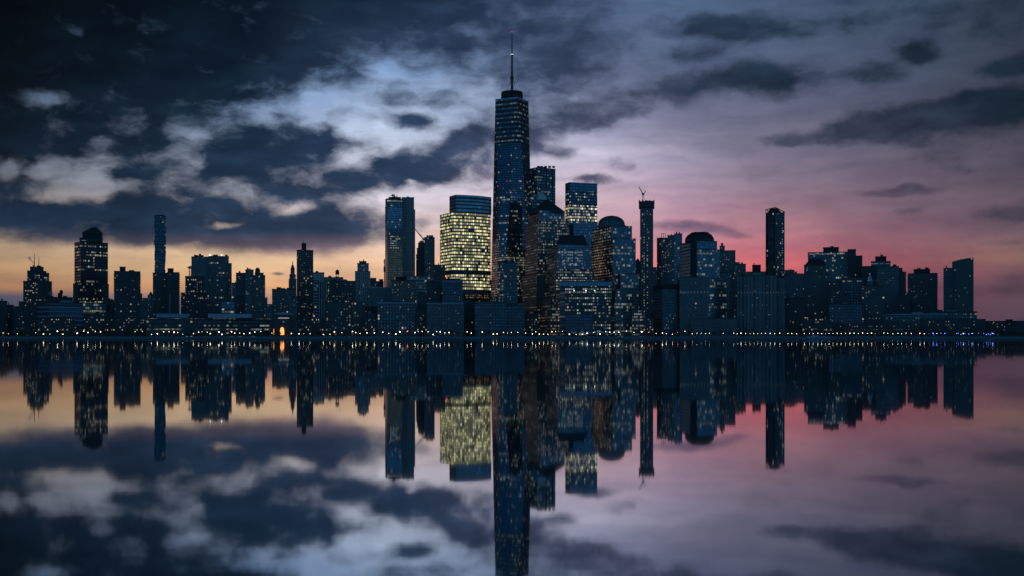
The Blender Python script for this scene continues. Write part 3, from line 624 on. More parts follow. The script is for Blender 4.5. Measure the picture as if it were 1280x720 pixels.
B('brick_block','wide waterfront block with a neat grid of blue grey windows, below the twin glass towers',1670).box(471.5,521.5,378.3,fac('facade_window_grid', .07, (.10,.16,.22), 4.6, 4.4, .5, .6, .05, .2, gs=.5),units=2,capmat=ROOFL).wins(18,382,414,fh=4.6,bw=4.4)
b=B('office_block','pale banded office slab with glowing floors, left of the bright yellow lit tower',1980).box(509.6,544.3,345,M_whiteband,units=0).bands(346,356,2,solid('pale_band',(.4,.42,.45)),1.6)
B('office_block','dark tall narrow block touching the left edge of the bright yellow lit tower',1740).box(541.5,556.5,331,M_blk,units=1).wins(3,340,370)
B('office_block','black stepped block between the blue grey window grid block and the yellow lit tower',1700).box(533,550,352,M_blk,units=1).wins(6,356,412).box(521.5,534,365,M_blk,part='wing',units=0)
# yellow lit tower (curved)
def curved(xl,xm,xr,D,t,bulge,seg=12):
    fp=corner(xl,xm,xr,D,t); L,M,Rr,Bk=fp; out=[L,M]
    dx,dy=Rr[0]-M[0],Rr[1]-M[1]; l=math.hypot(dx,dy); nx,ny=dy/l,-dx/l
    for i in range(1,seg+1):
        s_=i/seg; h=bulge*math.sin(math.pi*s_*.94)+0; out.append((M[0]+dx*s_+nx*h,M[1]+dy*s_+ny*h+ (s_**3)*6))
    return out+[Bk]
b=B('curved_office_tower','curved office tower almost wholly lit yellow, with a darker blue upper tier',1725,'skyscraper')
fp=curved(550,566,613,1725,24,4.5); b._root(fp)
MB().prism(fp,wz(362,1725),wz(266,1725)).build('facade',M_gs,b.root)
MB().prism(offset(fp,.3),wz(266,1725),wz(265,1725)).build('parapet',ROOF,b.root)
MB().prism(fp,GZ,wz(362,1725)).build('lower_facade',fac('facade_lower_offices', .06, (.05,.08,.12), 5, 3.2, .9, .5, .03, .3, YEL, WHITE, .6),b.root)
MB().prism(offset(fp,.4),wz(342.5,1725),wz(338,1725)).build('mechanical_floor',ROOF,b.root)
fp2=curved(561.8,570,613.8,1732,24,4.5); MB().prism(fp2,wz(265,1725),wz(243.4,1725)).build('upper_facade',M_gs2,b.root)
MB().prism(offset(fp2,.3),wz(243.4,1725),wz(242.6,1725)).build('upper_parapet',ROOFL,b.root)
for y in (247,251,255,259): MB().prism(offset(fp2,.25),wz(y+.5,1725),wz(y-.4,1725)).build('floor_band',ROOF,b.root)
s_=MB(); s_.prism(curved(580,584,612,1722,24,1.5),wz(372.5,1725),wz(367,1725)).build('amber_hall',fac('facade_amber_hall', .05, (.05,.05,.05), 3.6, 2.6, .7, .6, .8, .2, (1,.45,.18), (1,.6,.3), .45),b.root)
b=B('office_block','dark block with a red roof beacon before the lower left of the yellow lit tower',1690).box(552.7,578.5,351,M_glb,units=1,capmat=ROOFL).piers(8,M_glb2,.7).wins(6,355,376).box(556,575,348,BLACK,yb=351,depth=16,part='roof_hut',units=0)
MB().lathe((wx(558.4,1690),1690),[(.9,wz(347.8,1690)),(.9,wz(346.6,1690))],8).build('beacon',glow('red_beacon',(1,.06,.04),3),b.root)
B('office_block','low waterfront block with pale roof edge and fine vertical ribs, below the red beacon block',1650).box(533.5,580,379,M_glb,units=0,capmat=ROOFL).piers(18,M_glb2,.7).wins(14,384,412)
B('office_block','black low block squeezed between the ribbed low block and the plain blue block',1700).box(579,594.5,378,M_blk,units=0)
b=B('office_block','plain dark blue waterfront block almost without lights, below the yellow lit tower',1660).box(593.5,632.5,377,M_glb,units=1,depth=40).wins(5,382,412)
b=B('office_block','dark block with a lit left side standing before the foot of the spired supertall',1705).box(621.5,646.3,327,M_wfc,xm=630,t=55,units=1); b.box(630,646.2,328,M_glb,D=1700,depth=20,part='dark_front',units=2).wins(10,335,400)
B('office_block','low dark block with a pale roof box right of the plain blue waterfront block',1680).box(631.5,655.5,381,M_glb,units=0).box(649.5,655,378.5,CONC,yb=381,depth=8,part='roof_hut',units=0)
# spired supertall
def supertall():
    D=2000; cx,cy=0.0,D; x0=wx(640,D); k=D/F
    t=thing('spired_supertall','tallest tower, tapering glass supertall with chamfered corners and a long needle spire','skyscraper',(x0,cy,GZ))
    Rt,Rb=21.8*k,30.7*k; zb,zt=wz(404,D),wz(127,D)
    top=[(x0+Rt*math.cos(R(a)),cy+Rt*math.sin(R(a)),zt) for a in (-71.5,18.5,108.5,198.5)]
    bot=[(x0+Rb*math.cos(R(a)),cy+Rb*math.sin(R(a)),zb) for a in (-116.5,-26.5,63.5,153.5)]
    # order: bottom edge i (bot[i]->bot[i+1]) lies under top[i]
    mA=fac('facade_supertall_glass', .03, (.055,.11,.175), 4.1, 2.4, .9, .7, .10, .95, (1,.85,.55), COOL, .5, gs=.75, gr=.06)
    mB=fac('facade_supertall_low', .05, (.07,.12,.18), 4.1, 2.4, .8, .6, .48, .5, (1,.88,.5), (.85,1,.85), .5, gs=.7, gr=.06)
    mC=fac('facade_supertall_top', .04, (.06,.11,.16), 8.2, 2.6, 1.0, .34, .40, .5, (.8,.95,1), (1,.9,.6), .28, gs=.7, gr=.12)
    def at(f): return zb+(zt-zb)*f
    def lerp(a,b,f): return tuple(a[i]+(b[i]-a[i])*f for i in range(3))
    # octagonal rings at fractions: each ring alternates along the eight edges
    edges=[(bot[i],top[(i-0)%4]) for i in range(4)]
    def ring(f):
        pts=[]
        for i in range(4):
            pts.append(lerp(bot[i],top[(i-1)%4],f)); pts.append(lerp(bot[i],top[i],f))
        return pts
    fr=[0,.32,.62,.80,1.0]; mats=[mB,mA,mA,mC]
    for s_ in range(4):
        a,b=ring(fr[s_]),ring(fr[s_+1]); vs=a+b; fs=[]; uv=[]
        for i in range(8):
            j=(i+1)%8; quad=(i,j,8+j,8+i)
            w0=math.dist(a[i],a[j]); w1=math.dist(b[i],b[j])
            if w0<1e-3: quad=(i,8+j,8+i)
            elif w1<1e-3: quad=(i,j,8+i)
            fs.append(quad); off=i*40.0; mid=20
            u={i:(off+mid-w0/2,a[i][2]),j:(off+mid+w0/2,a[j][2]),8+j:(off+mid+w1/2,b[j][2]),8+i:(off+mid-w1/2,b[i][2])}
            uv.append(tuple(u[q] for q in quad))
        link('facade',vs,fs,mats[s_],t,t.location,uv)
    MB().prism([(p[0],p[1]) for p in bot],GZ,zb).build('podium',M_glb,t)
    c=MB(); tp=[(p[0],p[1]) for p in top]; c.prism(tp,zt,wz(125.2,D)); c.build('parapet',ROOFL,t)
    for z,h in ((411,1.3),(0,0)):
        pass
    for y in (182,196,0):
        pass
    zr=wz(126,D); P=lambda y: wz(y,D); kx=D/F
    MB().lathe((x0,cy),[(9*kx,P(125.5)),(9*kx,P(123))],16).build('roof_drum',BLACK,t)
    for y in (122.6,119.6,116.6):
        rr_=13.8*kx*(1 if y>118 else .96); c=MB(); c.lathe((x0,cy),[(rr_-1.2,P(y)),(rr_,P(y)),(rr_,P(y-1.2)),(rr_-1.2,P(y-1.2))],28); c.build('ring_platform',STEEL,t)
    c=MB()
    for i in range(20):
        a=2*math.pi*i/20; c.tube((x0+13.2*kx*math.cos(a),cy+13.2*kx*math.sin(a),P(125)),(x0+13.2*kx*math.cos(a+.2),cy+13.2*kx*math.sin(a+.2),P(115.5)),.45)
    c.build('ring_strut',STEEL,t)
    s_=MB(); s_.lathe((x0,cy),[(1.9,P(123)),(1.9,P(100)),(3.4,P(98.5)),(3.4,P(96)),(1.8,P(94.5)),(1.5,P(70)),(2.2,P(69.5)),(2.2,P(67)),(1.1,P(66)),(.8,P(48)),(.45,P(40))],12)
    mast=s_.build('spire',STEEL,t)
    for y in (112,106,88,82,76,60,54): MB().lathe((x0,cy),[(2.7,P(y)),(2.7,P(y-.9))],12).build('spire_collar',STEEL,mast).location=(0,0,0)
    for a in (20,110,200,290):
        MB().tube((x0+9.5*kx*math.cos(R(a)),cy+9.5*kx*math.sin(R(a)),P(122)),(x0,cy,P(97)),.35).build('stay',STEEL,t)
    MB().lathe((x0,cy),[(1.2,P(40.2)),(1.2,P(39.3))],8).build('beacon',glow('red_beacon_dim',(1,.12,.1),.5),t)
    MB().lathe((x0,cy),[(2.6,P(68.6)),(2.6,P(67.6))],10).build('marker_light',glow('white_marker',(.8,.95,1),.7),t)
supertall()
# glass tower right of it
m_3w = fac('facade_green_lit_glass', .05, (.06,.11,.15), 5.0, 3.2, .8, .6, .2, .6, COOL, (.8,1,.75), .45, gs=.6)
b=B('glass_tower','dark glass tower with a ragged roof edge and greenish lights, right of the spired supertall',1960,'skyscraper')
b.box(662,694.3,209,m_3w,xm=671.5,t=35,units=3).wins(14,232,262,w=2.1,h=2.0,edge=(1,2),which=[LW[2]]*4).piers(3,ROOF,1,.6,edge=(1,2))
for px in (673,677,682,687,692): b.box(px-1.6,px+1.6,207.6,BLACK,yb=209.4,depth=6,part='roof_fin',units=0,D=1966)
b=B('glass_block','small glass block with a curved pale shell roof, squeezed before the ragged roofed glass tower',1900).box(664.5,683,241,m_3w,units=0)
x=wx(674,1900); vs=[];fs=[];n=10
for i in range(n+1):
    a=math.pi/2*i/n; xx=wx(672,1900)+math.sin(a)*(wx(683.5,1900)-wx(672,1900)); z=wz(241,1900)+ (1-0)*0+math.cos(a)*6-6+0; z=wz(250,1900)+math.cos(a)*(wz(240,1900)-wz(250,1900))
    vs+=[(xx,1896,z),(xx,1920,z)]
for i in range(n): fs.append((2*i,2*i+2,2*i+3,2*i+1))
base=len(vs); vs+=[(wx(672,1900),1896,wz(250,1900)),(wx(672,1900),1920,wz(250,1900))]; fs.append(tuple(range(0,2*n+2,2))+(base,)); fs.append((base+1,)+tuple(range(2*n+1,0,-2)))
link('curved_shell',vs,fs,solid('pale_shell',(.35,.38,.42),.35),b.root,b.root.location)
m_4w = fac('facade_mirror_glass', .06, (.11,.19,.27), 5.0, 2.4, .92, .8, .0, .0, gs=.75, gr=.1)
m_4wl = fac('facade_mirror_glass_lit', .06, (.10,.17,.25), 5.2, 2.6, .9, .62, .75, .45, (1,.88,.5), (1,.95,.7), .92, gs=.7, gr=.1)
m_4wc = fac('facade_mirror_glass_cool', .06, (.10,.17,.25), 5.2, 4.0, .7, .5, .30, .3, COOL, COOL, .9, gs=.7, gr=.1)
b=B('mirror_glass_tower','light blue mirror glass slab with a sharp flat top and a band of lit floors',1990,'skyscraper')
b.box(706.5,746.6,278,m_4w,xm=712,t=62 if False else 22,units=0,cap=False)
b.box(706.5,746.6,256,m_4wl,yb=278,xm=712,t=22,cap=False,part='lit_floors').box(706.5,746.6,238,m_4wc,yb=256,xm=712,t=22,cap=False,part='upper_facade').box(706.5,746.6,227.8,m_4w,yb=238,xm=712,t=22,part='crown',capmat=ROOFL,units=0)
b.box(717,747,278.5,m_4w,D=1975,depth=24,part='lower_block',capmat=ROOFL,units=0).wins(16,290,300,fh=4,bw=2.6,which=[LW[1],LW[3],LW[2],LW[3]])
# pyramid tower
def wide_tower(name,label,D,tiers,cat='skyscraper'):
    b=B(name,label,D,cat)
    for (xl,xm,xr,yt,yb,ms,mf,t) in tiers:
        fp=corner(xl,xm,xr,D,t); b._root(fp); b.fp=fp; b.Dl=D; b.z0=GZ if yb is None else wz(yb,D); b.z1=wz(yt,D)
        L,M_,Rr,Bk=fp
        # separate street side and front so each keeps its own pattern
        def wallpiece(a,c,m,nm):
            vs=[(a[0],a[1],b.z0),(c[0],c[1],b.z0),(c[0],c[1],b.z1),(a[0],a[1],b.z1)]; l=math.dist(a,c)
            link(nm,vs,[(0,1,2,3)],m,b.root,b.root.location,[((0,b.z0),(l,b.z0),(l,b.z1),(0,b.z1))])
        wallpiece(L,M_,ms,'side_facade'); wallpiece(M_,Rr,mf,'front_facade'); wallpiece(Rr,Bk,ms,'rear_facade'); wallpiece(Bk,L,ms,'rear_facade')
        MB().prism(offset(fp,.3),b.z1-.8,b.z1+.3).build('parapet',ROOF,b.root)
    return b
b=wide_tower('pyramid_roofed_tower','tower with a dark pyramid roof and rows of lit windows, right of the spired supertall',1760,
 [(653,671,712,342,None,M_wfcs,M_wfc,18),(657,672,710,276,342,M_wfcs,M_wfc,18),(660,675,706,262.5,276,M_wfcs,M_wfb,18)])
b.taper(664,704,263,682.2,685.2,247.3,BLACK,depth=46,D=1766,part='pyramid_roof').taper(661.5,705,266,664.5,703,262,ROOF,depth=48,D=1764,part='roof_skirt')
b.box(671,682,344,M_blk,yb=385,D=1755,depth=8,part='recess_shade',cap=False)  # dark block proud of the wall, standing in for a shaded recess
# trapezoid roof tower
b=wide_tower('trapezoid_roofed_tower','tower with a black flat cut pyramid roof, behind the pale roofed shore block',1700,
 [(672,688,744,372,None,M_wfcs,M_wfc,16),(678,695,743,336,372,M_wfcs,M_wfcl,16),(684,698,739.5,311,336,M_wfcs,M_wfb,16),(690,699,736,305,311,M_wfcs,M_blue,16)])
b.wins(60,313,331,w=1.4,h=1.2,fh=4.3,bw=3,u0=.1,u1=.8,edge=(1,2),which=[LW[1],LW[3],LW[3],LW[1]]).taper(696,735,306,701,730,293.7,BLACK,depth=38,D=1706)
m_fb = fac('facade_shore_lit_rows', .05, (.03,.05,.07), 4.4, 2.9, .68, .5, .55, .75, (1,.95,.75), (.85,1,.95), .85)
b=B('waterfront_office_block','low dark waterfront block with a pale overhanging roof and rows of white lit windows',1640,'office block').box(706,764,357.5,m_fb,depth=44,units=0,cap=False)
b.box(699.5,765.5,351.3,solid('pale_blue_fascia',(.14,.24,.36),.5),yb=357.5,depth=48,D=1636,part='overhanging_roof',units=0,capmat=ROOF)
b.box(699.5,706,358,M_wfcs,depth=36,D=1644,part='side_wing',units=0,cap=False)
b.box(707,763,372,M_blk,yb=None,depth=4,D=1641,part='x',cap=False) if False else None
for px in (717.5,732.3,743): MB().box(wx(px-.5,1640),wx(px+.5,1640),1635,1636,wz(364,1640),wz(363,1640)).build('sign_lamp',glow('green_white_lamp',(.75,1,.8),3),b.root)
MB().box(wx(706.5,1640),wx(741,1640),1633.8,1639,wz(417,1640),wz(393.5,1640)).build('dark_base',M_glb,b.root)
# domed tower
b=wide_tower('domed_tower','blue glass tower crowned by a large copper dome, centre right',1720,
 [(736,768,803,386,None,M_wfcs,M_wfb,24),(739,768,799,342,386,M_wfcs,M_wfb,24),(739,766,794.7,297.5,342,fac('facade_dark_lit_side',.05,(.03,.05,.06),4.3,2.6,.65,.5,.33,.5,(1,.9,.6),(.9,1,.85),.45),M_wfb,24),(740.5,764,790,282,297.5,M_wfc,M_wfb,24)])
b.box(757.5,759.5,283,M_blk,yb=330,D=1716,depth=4,part='recess_shade',cap=False) if False else None
x=wx(764.6,1740); rd=wx(781.2,1740)-wx(764.6,1740); zz=lambda y:wz(y,1740)
MB().lathe((x,1745),[(rd*1.08,zz(284)),(rd*1.08,zz(281.5)),(rd*1.02,zz(281.4)),(rd*1.0,zz(279.5))]+[(rd*math.cos(R(a)),zz(279.5)+(zz(269.2)-zz(279.5))*math.sin(R(a))) for a in range(8,89,8)]+[(.3,zz(269.1))],40).build('dome',solid('dome_copper',(.06,.09,.11),.45,.4),b.root,smooth=False)
b.mast(774.5,282,272,.3,off=20); MB().box(wx(772,1722),wx(775,1722),1716,1725,wz(361,1720),wz(343,1720)).build('recess_shade',BLACK,b.root); MB().box(wx(766,1722),wx(769,1722),1716,1725,wz(377,1720),wz(362,1720)).build('recess_shade',BLACK,b.root)  # shade of the notches put in as solid black boxes on the facade
B('office_block','small low lit block at the foot of the domed tower on its right',1660).box(790,806,386,M_wfc,units=0)
b=B('slim_gabled_tower','slim dark gabled tower wedged between the domed tower and the crane topped tower',1900,'tower').box(794,800.3,327,M_blk,units=0); b.taper(794,800.3,327,796.5,797.8,322.8,BLACK)
m_ct = fac('facade_unfinished_concrete', .14, (.02,.025,.03), 5.2, 2.8, .6, .55, .05, .1, (.95,1,.85), WHITE, .8)
b=B('unfinished_skyscraper','slender unfinished concrete skyscraper with a wide formwork crown and vertical strings of work lights',1950,'skyscraper')
b.box(800,816.5,259,m_ct,units=0,cap=False,depth=26).piers(5,CONC,.8,.6).box(798.5,818,251.5,M_blk,yb=259,depth=30,part='formwork_crown',units=4,D=1947)
for u_,n_ in ((.30,42),(.62,46)): b.fp=facing(800,816.5,1949.5,26); b.z0=GZ+12; b.z1=wz(259,1950); b.wins(n_,262,400,w=1.4,h=1.4,fh=4.5,bw=2.6,u0=u_,u1=u_+.01,which=[LW[1],LW[2],LW[3],LW[1]])
for px in (799.2,803,807.5,812,817.2): b.box(px-.7,px+.7,249.8,STEEL,yb=251.5,depth=3,part='formwork_post',units=0,cap=False,D=1947)
crane(804.6,251.5,243,1950,(799.2,232.8),'luffing tower crane on the slender unfinished skyscraper, jib raised steeply left',1.5,counter=(808,238))
# ================================================================== right
B('apartment_block','small distant slab just right of the slender unfinished skyscraper',2250).box(815,821.5,334,M_slate,units=0)
b=B('apartment_tower','grey apartment tower with a square open frame on its roof, right of the unfinished skyscraper',2000,'apartment tower')
b.box(821,835,297,M_res,xm=826,t=35,units=0).wins(34,300,346,edge=(1,2),fh=4,bw=3.2); x0,x1=wx(827,2000),wx(832,2000); z0,z1=wz(297,2000),wz(291.3,2000)
c=MB(); [c.box(a,a+.7,2005,2006,z0,z1) for a in (x0,(x0+x1)/2,x1)]; c.box(x0,x1+.7,2005,2006,z1-.7,z1); c.build('roof_frame',STEEL,b.root)
b=B('apartment_tower','two toned apartment tower with a pale blue right half, left of the octagonal roofed tower',2010,'apartment tower')
b.box(834.4,843,294,M_slate,units=1).wins(20,297,345).box(842.8,852.8,292,M_blue,units=3,part='blue_facade').piers(2,M_slate,1).wins(6,300,350)
m_oct = fac('facade_bright_ribbons', .50, (.015,.02,.025), 5.2, 3, 1.0, .5, 0, 0)
b=wide_tower('octagon_roofed_tower','tower with a faceted dark roof and a pale ribbon striped left side, right of centre',1720,
 [(846,870,908,347,None,M_glb,M_wfb,22),(849.5,868,899.5,311.5,347,m_oct,M_wfb,22),(850.5,868,896.4,301,311.5,m_oct,M_blue,22)])
b.taper(856,892.8,301,856.5,892.3,298,ROOF,depth=44,D=1728,part='roof_base').taper(856.5,892.3,298,859,890,294,BLACK,depth=44,D=1728,part='faceted_roof').taper(859,890,294,864,885.5,290.6,BLACK,depth=38,D=1731,part='faceted_roof').taper(864,885.5,290.6,869,881,289.2,BLACK,depth=30,D=1735,part='faceted_roof')
MB().prism(facing(862.8,871.2,1716,10),wz(347,1720),wz(302,1720)).build('recess_shade',BLACK,b.root)  # notch is not cut in: a black block gives its shade
B('ribbed_apartment_block','waterfront block with bold pale vertical ribs, below the faceted roof tower',1670).box(849.5,886.5,346.5,M_glb2,units=1).piers(9,M_glb2,1.6,1.0).wins(12,352,405)
b=B('office_block','dark low block with a bulging curved black roof and a pale left side',1665).box(815.5,851,361,M_glb,xm=828,t=35,units=0)
c=MB(); f0=corner(817,829,850.5,1667,35); c.prism(f0,wz(361,1665),wz(357,1665),offset(f0,.8)); c.prism(offset(f0,.8),wz(357,1665),wz(354.5,1665),offset(f0,-3)); c.build('curved_roof',BLACK,b.root); b.wins(16,392,412,edge=(1,2),fh=4,bw=2.8)
B('apartment_block','narrow lit strip block at the foot of the unfinished skyscraper',1720).box(811,817,393,M_podl,units=0)
b=B('setback_office_tower','flat topped blue grey tower with a small turret, right of the faceted roof tower',2100,'office tower').box(897,919.3,313,M_slate,units=1).wins(22,316,345).box(899.5,906,307.5,M_slate,yb=313,part='turret',depth=10,units=0).box(901.2,904,304,BLACK,yb=307.5,part='turret_top',depth=5,units=0)
b=B('office_block','slate slab in front of the small turret tower, narrow with few lights',1900).box(896,912,340,M_glb2,units=0).wins(6,343,390)
B('office_block','plain slate block stepping down right of the small turret tower',2060).box(917.5,932.3,330,M_slate,units=2).box(918,925,327.8,M_slate,yb=330,part='roof_hut',depth=10,units=0).wins(3,335,345)
B('office_block','flat dark block with a raised centre box, left of the slender dark glass tower',2020).box(931.5,957,339.5,M_slate,units=1).box(940.3,951,331,BLACK,yb=339.5,part='roof_hut',depth=14,units=1)
m_rt=fac('facade_dark_glass_right', .04, (.04,.06,.08), 4.0, 2.8, .8, .7, .05, .2, (.9,1,.9), WHITE, .7, gs=.6)
b=B('dark_glass_tower','slender very dark glass tower standing alone with a slanted open crown',1850,'skyscraper')
b.box(957,980.8,264.5,m_rt,xm=969,t=42,units=0,cap=False,zs=None).wins(30,272,345,w=1.4,h=1.4,edge=(1,2),u0=.7,u1=.98,which=[LW[1],LW[3],LW[2],LW[3]])
fp=corner(957,969,980.8,1850,42); c=MB(); zs_=[wz(260.5,1850),wz(259,1850),wz(264,1850),wz(264,1850)]
for i in range(4):
    j=(i+1)%4; A=fp[i]; Bq=fp[j]
    for q_ in range(5):
        f_=q_/5; x=A[0]+(Bq[0]-A[0])*f_; y=A[1]+(Bq[1]-A[1])*f_; z=zs_[i]+(zs_[j]-zs_[i])*f_; c.box(x-.35,x+.35,y-.35,y+.35,wz(265,1850),z)
    c.tube((A[0],A[1],zs_[i]),(Bq[0],Bq[1],zs_[j]),.6,n=4)
c.build('open_crown',STEEL,b.root); b.taper(960,976,265,963,972,260,BLACK,depth=10,D=1862,part='plant_room')
MB().prism(facing(961,966,1846,1) if False else corner(960.5,967,967.3,1853,42),wz(345,1850),wz(268,1850)).build('reflection_strip',M_4w if False else m_4w,b.root)  # added strip of paler glass, for the lighter reflection on this side
b=B('ribbed_apartment_block','wide blue grey waterfront slab with many thin vertical ribs, under the slender dark glass tower',1680,'apartment block').box(921.5,972,344,M_slatev,units=2,depth=30).piers(14,M_glb2,1.1,.9).wins(26,350,410)
b.box(971,981,347,M_glb2,part='side_wing',units=0).piers(3,M_glb2,1,.8)
B('ribbed_low_block','low ribbed plinth block at the shore between two ribbed blocks',1655).box(864,921,398,M_glb2,units=0,depth=24).piers(22,M_glb2,1.1,.9)
B('office_block','mid height blue block with a strip of green windows, right of the slender dark tower',1900).box(980.5,1003.5,342,M_glb2,units=1).wins(10,379,382,w=1.9,fh=3,bw=2.8,which=[LW[2]]*4).wins(6,346,372).box(981,993,337.5,M_slate,yb=342,part='roof_hut',depth=16,units=1)
B('apartment_block','dark low block at the shore right of the wide ribbed slab',1690).box(980,1006,372,M_blk,units=1).wins(8,376,412)
b=B('apartment_tower','dark apartment tower with sloping shoulders and a peaked top, before the broad lit rimmed block',1750,'apartment tower')
b.box(1003,1037.3,342,M_res,units=0).wins(22,345,412).box(1005,1033.5,331,M_res,yb=342,depth=34,part='upper_facade',units=0).wins(4,333,341)
b.taper(1006,1032.5,331,1013,1026,322.5,BLACK,depth=32)
B('apartment_block','narrow black block with two bright windows at its top, between two dark apartment towers',1720).box(1035.5,1053,352,M_blk,units=1).wins(2,353.5,356,which=[LW[1]]*4).wins(14,360,412)
b=B('broad_office_block','broad flat topped office block with a lit rim and a raised plant box',2000,'office block')
b.box(1009.8,1060,315,fac('facade_rim_lit', .15, (.06,.1,.14), 4.4, 3.2, .75, .6, .12, .6, WHITE, COOL, .7),units=2,depth=50).wins(34,316.2,318.6,w=1.9,h=1.5,fh=3,bw=2.6,which=[LW[1],LW[0],LW[3],LW[1]]).wins(30,322,346,which=[LW[3],LW[2],LW[3],LW[3]]).box(1029,1048.5,309,BLACK,yb=315,depth=26,part='plant_box',units=2)
B('office_block','tall black slab attached right of the lit rimmed broad block',1980).box(1059.5,1070,311.5,M_blk,units=0)
B('office_block','black slab one step lower at the right of the tall black slab',1985).box(1069.5,1078,319.5,M_blk,units=0)
B('office_block','dark blue block with a short row of amber windows near its roof',1850).box(1053,1079,347,M_glb,units=1).wins(9,350,353,w=1.9,fh=3,bw=2.4,u0=.25,which=[LW[0],LW[1],LW[0],LW[1]]).wins(10,358,400)
B('apartment_block','low dark waterfront block with sparse lights below the amber window block',1700).box(1036,1078,380,M_glb,units=2).wins(14,384,412)
B('office_block','wide dark flat block behind the little blue gothic pavilion',1950).box(1077,1097,332.5,M_blk,units=0)
b=B('gothic_pavilion','tiny blue lit gothic gable and pointed roof before the wide dark flat block',1800,'chapel').box(1084,1091,352,M_glb2,units=0); b.taper(1084,1091,352,1086.8,1088.2,342.5,ROOFL,depth=10); b.wins(3,345,352,which=[LW[2]]*4)
b=B('banded_office_tower','blue tower with fine horizontal bands, right of the little gothic pavilion',1800,'office tower').box(1096,1123.5,333,fac('facade_fine_bands', .13, (.03,.05,.075), 4.4, 3, 1.0, .5, 0, 0),units=1).wins(9,340,390).box(1122,1132.5,340,M_blk,part='side_wing',units=2)
b=B('crested_tower','stepped tower crest with a lit band and roof antenna behind the fine banded tower',2050,'tower').box(1088.8,1113.2,326.5,M_glb2,units=0).wins(14,328,331,w=2.1,fh=3,bw=2.6,which=[LW[3],LW[2],LW[3],LW[3]]).box(1094,1108,320.5,BLACK,yb=326.5,part='crest',depth=22,units=2).mast(1101,320,315.5,.5).mast(1104,320,317.5,.4)
b=B('office_block','dark block with a little round roof tank, right behind the fine banded tower',1900).box(1112,1128,335,M_blk,units=2); MB().lathe((wx(1119,1900),1903),[(3.4,wz(335,1900)),(3.4,wz(332,1900)),(1.8,wz(330.3,1900)),(.2,wz(330,1900))],14).build('roof_tank',BLACK,b.root)
B('brick_block','dark brick waterfront block dotted with a loose grid of small lights',1700).box(1077,1105.5,357,M_brickd,units=2).wins(34,360,412,fh=4.6,bw=4.4)
B('office_block','black low block between the fine banded tower and the free standing balcony tower',1760).box(1121,1138,366,M_blk,units=1).wins(4,370,390)
b=B('balcony_apartment_tower','free standing dark apartment tower with notched balcony edges, second tower from the right end',1800,'apartment tower')
b.box(1135,1171.6,341.5,M_res,units=0).wins(20,345,395).bands(343,396,22,SEAW,.5,'balcony',1.0).box(1142,1162.6,336.5,BLACK,yb=341.5,depth=22,part='roof_hut',units=3)
b=B('curved_roof_tower','rightmost tower, black slab with a roofline curving up to a sharp right corner',1750,'apartment tower')
b.box(1179.5,1191,335,M_res,units=1).bands(337,388,22,SEAW,.5,'balcony',.9)
fp0=facing(1190,1217,1746,34); n=8; bot=[];tops=[]
for i in range(n+1):
    f_=i/n; p=(fp0[0][0]+(fp0[1][0]-fp0[0][0])*f_,fp0[0][1]+(fp0[1][1]-fp0[0][1])*f_); bot.append(p); tops.append(wz(322.3+4.8*(1-f_)**1.7,1746))
bk=[]
for i in range(n,-1,-1):
    f_=i/n; p=(fp0[3][0]+(fp0[2][0]-fp0[3][0])*f_,fp0[3][1]+(fp0[2][1]-fp0[3][1])*f_); bk.append(p)
MB().prism(bot+bk,GZ,0,zs=tops+tops[::-1]).build('curved_facade',M_res,b.root); b.fp=fp0; b.z1=wz(328,1746); b.wins(9,332,388); 
for i in range(5): MB().tube((bot[i][0],bot[i][1]+10,tops[i]-1),(bot[i][0],bot[i][1]+10,tops[i]+1.5),.3).build('roof_post',STEEL,b.root)
B('podium_block','low podium with scattered lit windows jutting out right of the rightmost tower',1720).box(1160,1221.3,389.5,M_glb,units=2,depth=30).wins(18,391,402)
B('low_warehouse','long low pale roofed hall between the fine banded tower and the rightmost tower',1690).box(1104,1181,392.5,M_glb,units=2,capmat=ROOFL).wins(12,396,412)
B('low_warehouse','low black shed along the shore below the rightmost tower podium',1665).box(1150,1232,399,M_blk,units=0).wins(14,400,412)
B('low_warehouse','lowest black shed running out of the frame at the right end of the shore',1700).box(1230,1345,401,M_blk,units=0,depth=40).wins(5,403,410,u0=0,u1=.3).box(1257,1266,399.3,BLACK,yb=401,part='roof_hut',depth=12,units=0)
B('low_warehouse','low black shed at the shore before the dark brick dotted block',1660).box(1040,1150,404,M_blk,units=2,depth=20).wins(20,406,414)
crane(1174.3,392,388,1760,(1172.6,383),'tiny crane in the gap between the two rightmost towers',.8)
# low fillers seen between the big blocks
for a,c,y,D,l in ((47,93,398,1655,'near black shed at the foot of the pale banded office block'),(104,142,392,1700,'low black annex right of the tall gabled tower base'),
  (141,184,399,1690,'low black shed at the foot of the balcony block with the roof hut'),(374,409,398,1680,'low black block at the foot of the round topped apartment tower'),
  (456,473,392,1668,'low black annex left of the blue grey window grid block'),(521,534,386,1665,'low black annex right of the blue grey window grid block'),(654,673,392,1690,'low dark annex at the foot of the pyramid roofed tower'),
  (804,818,397,1650,'low dark annex at the foot of the slender unfinished skyscraper'),(1003,1040,398,1660,'low black annex at the foot of the peaked dark apartment tower')):
    B('annex',l,D,'building').box(a,c,y,M_blk2,units=1,depth=16).wins(5,y+3,413)
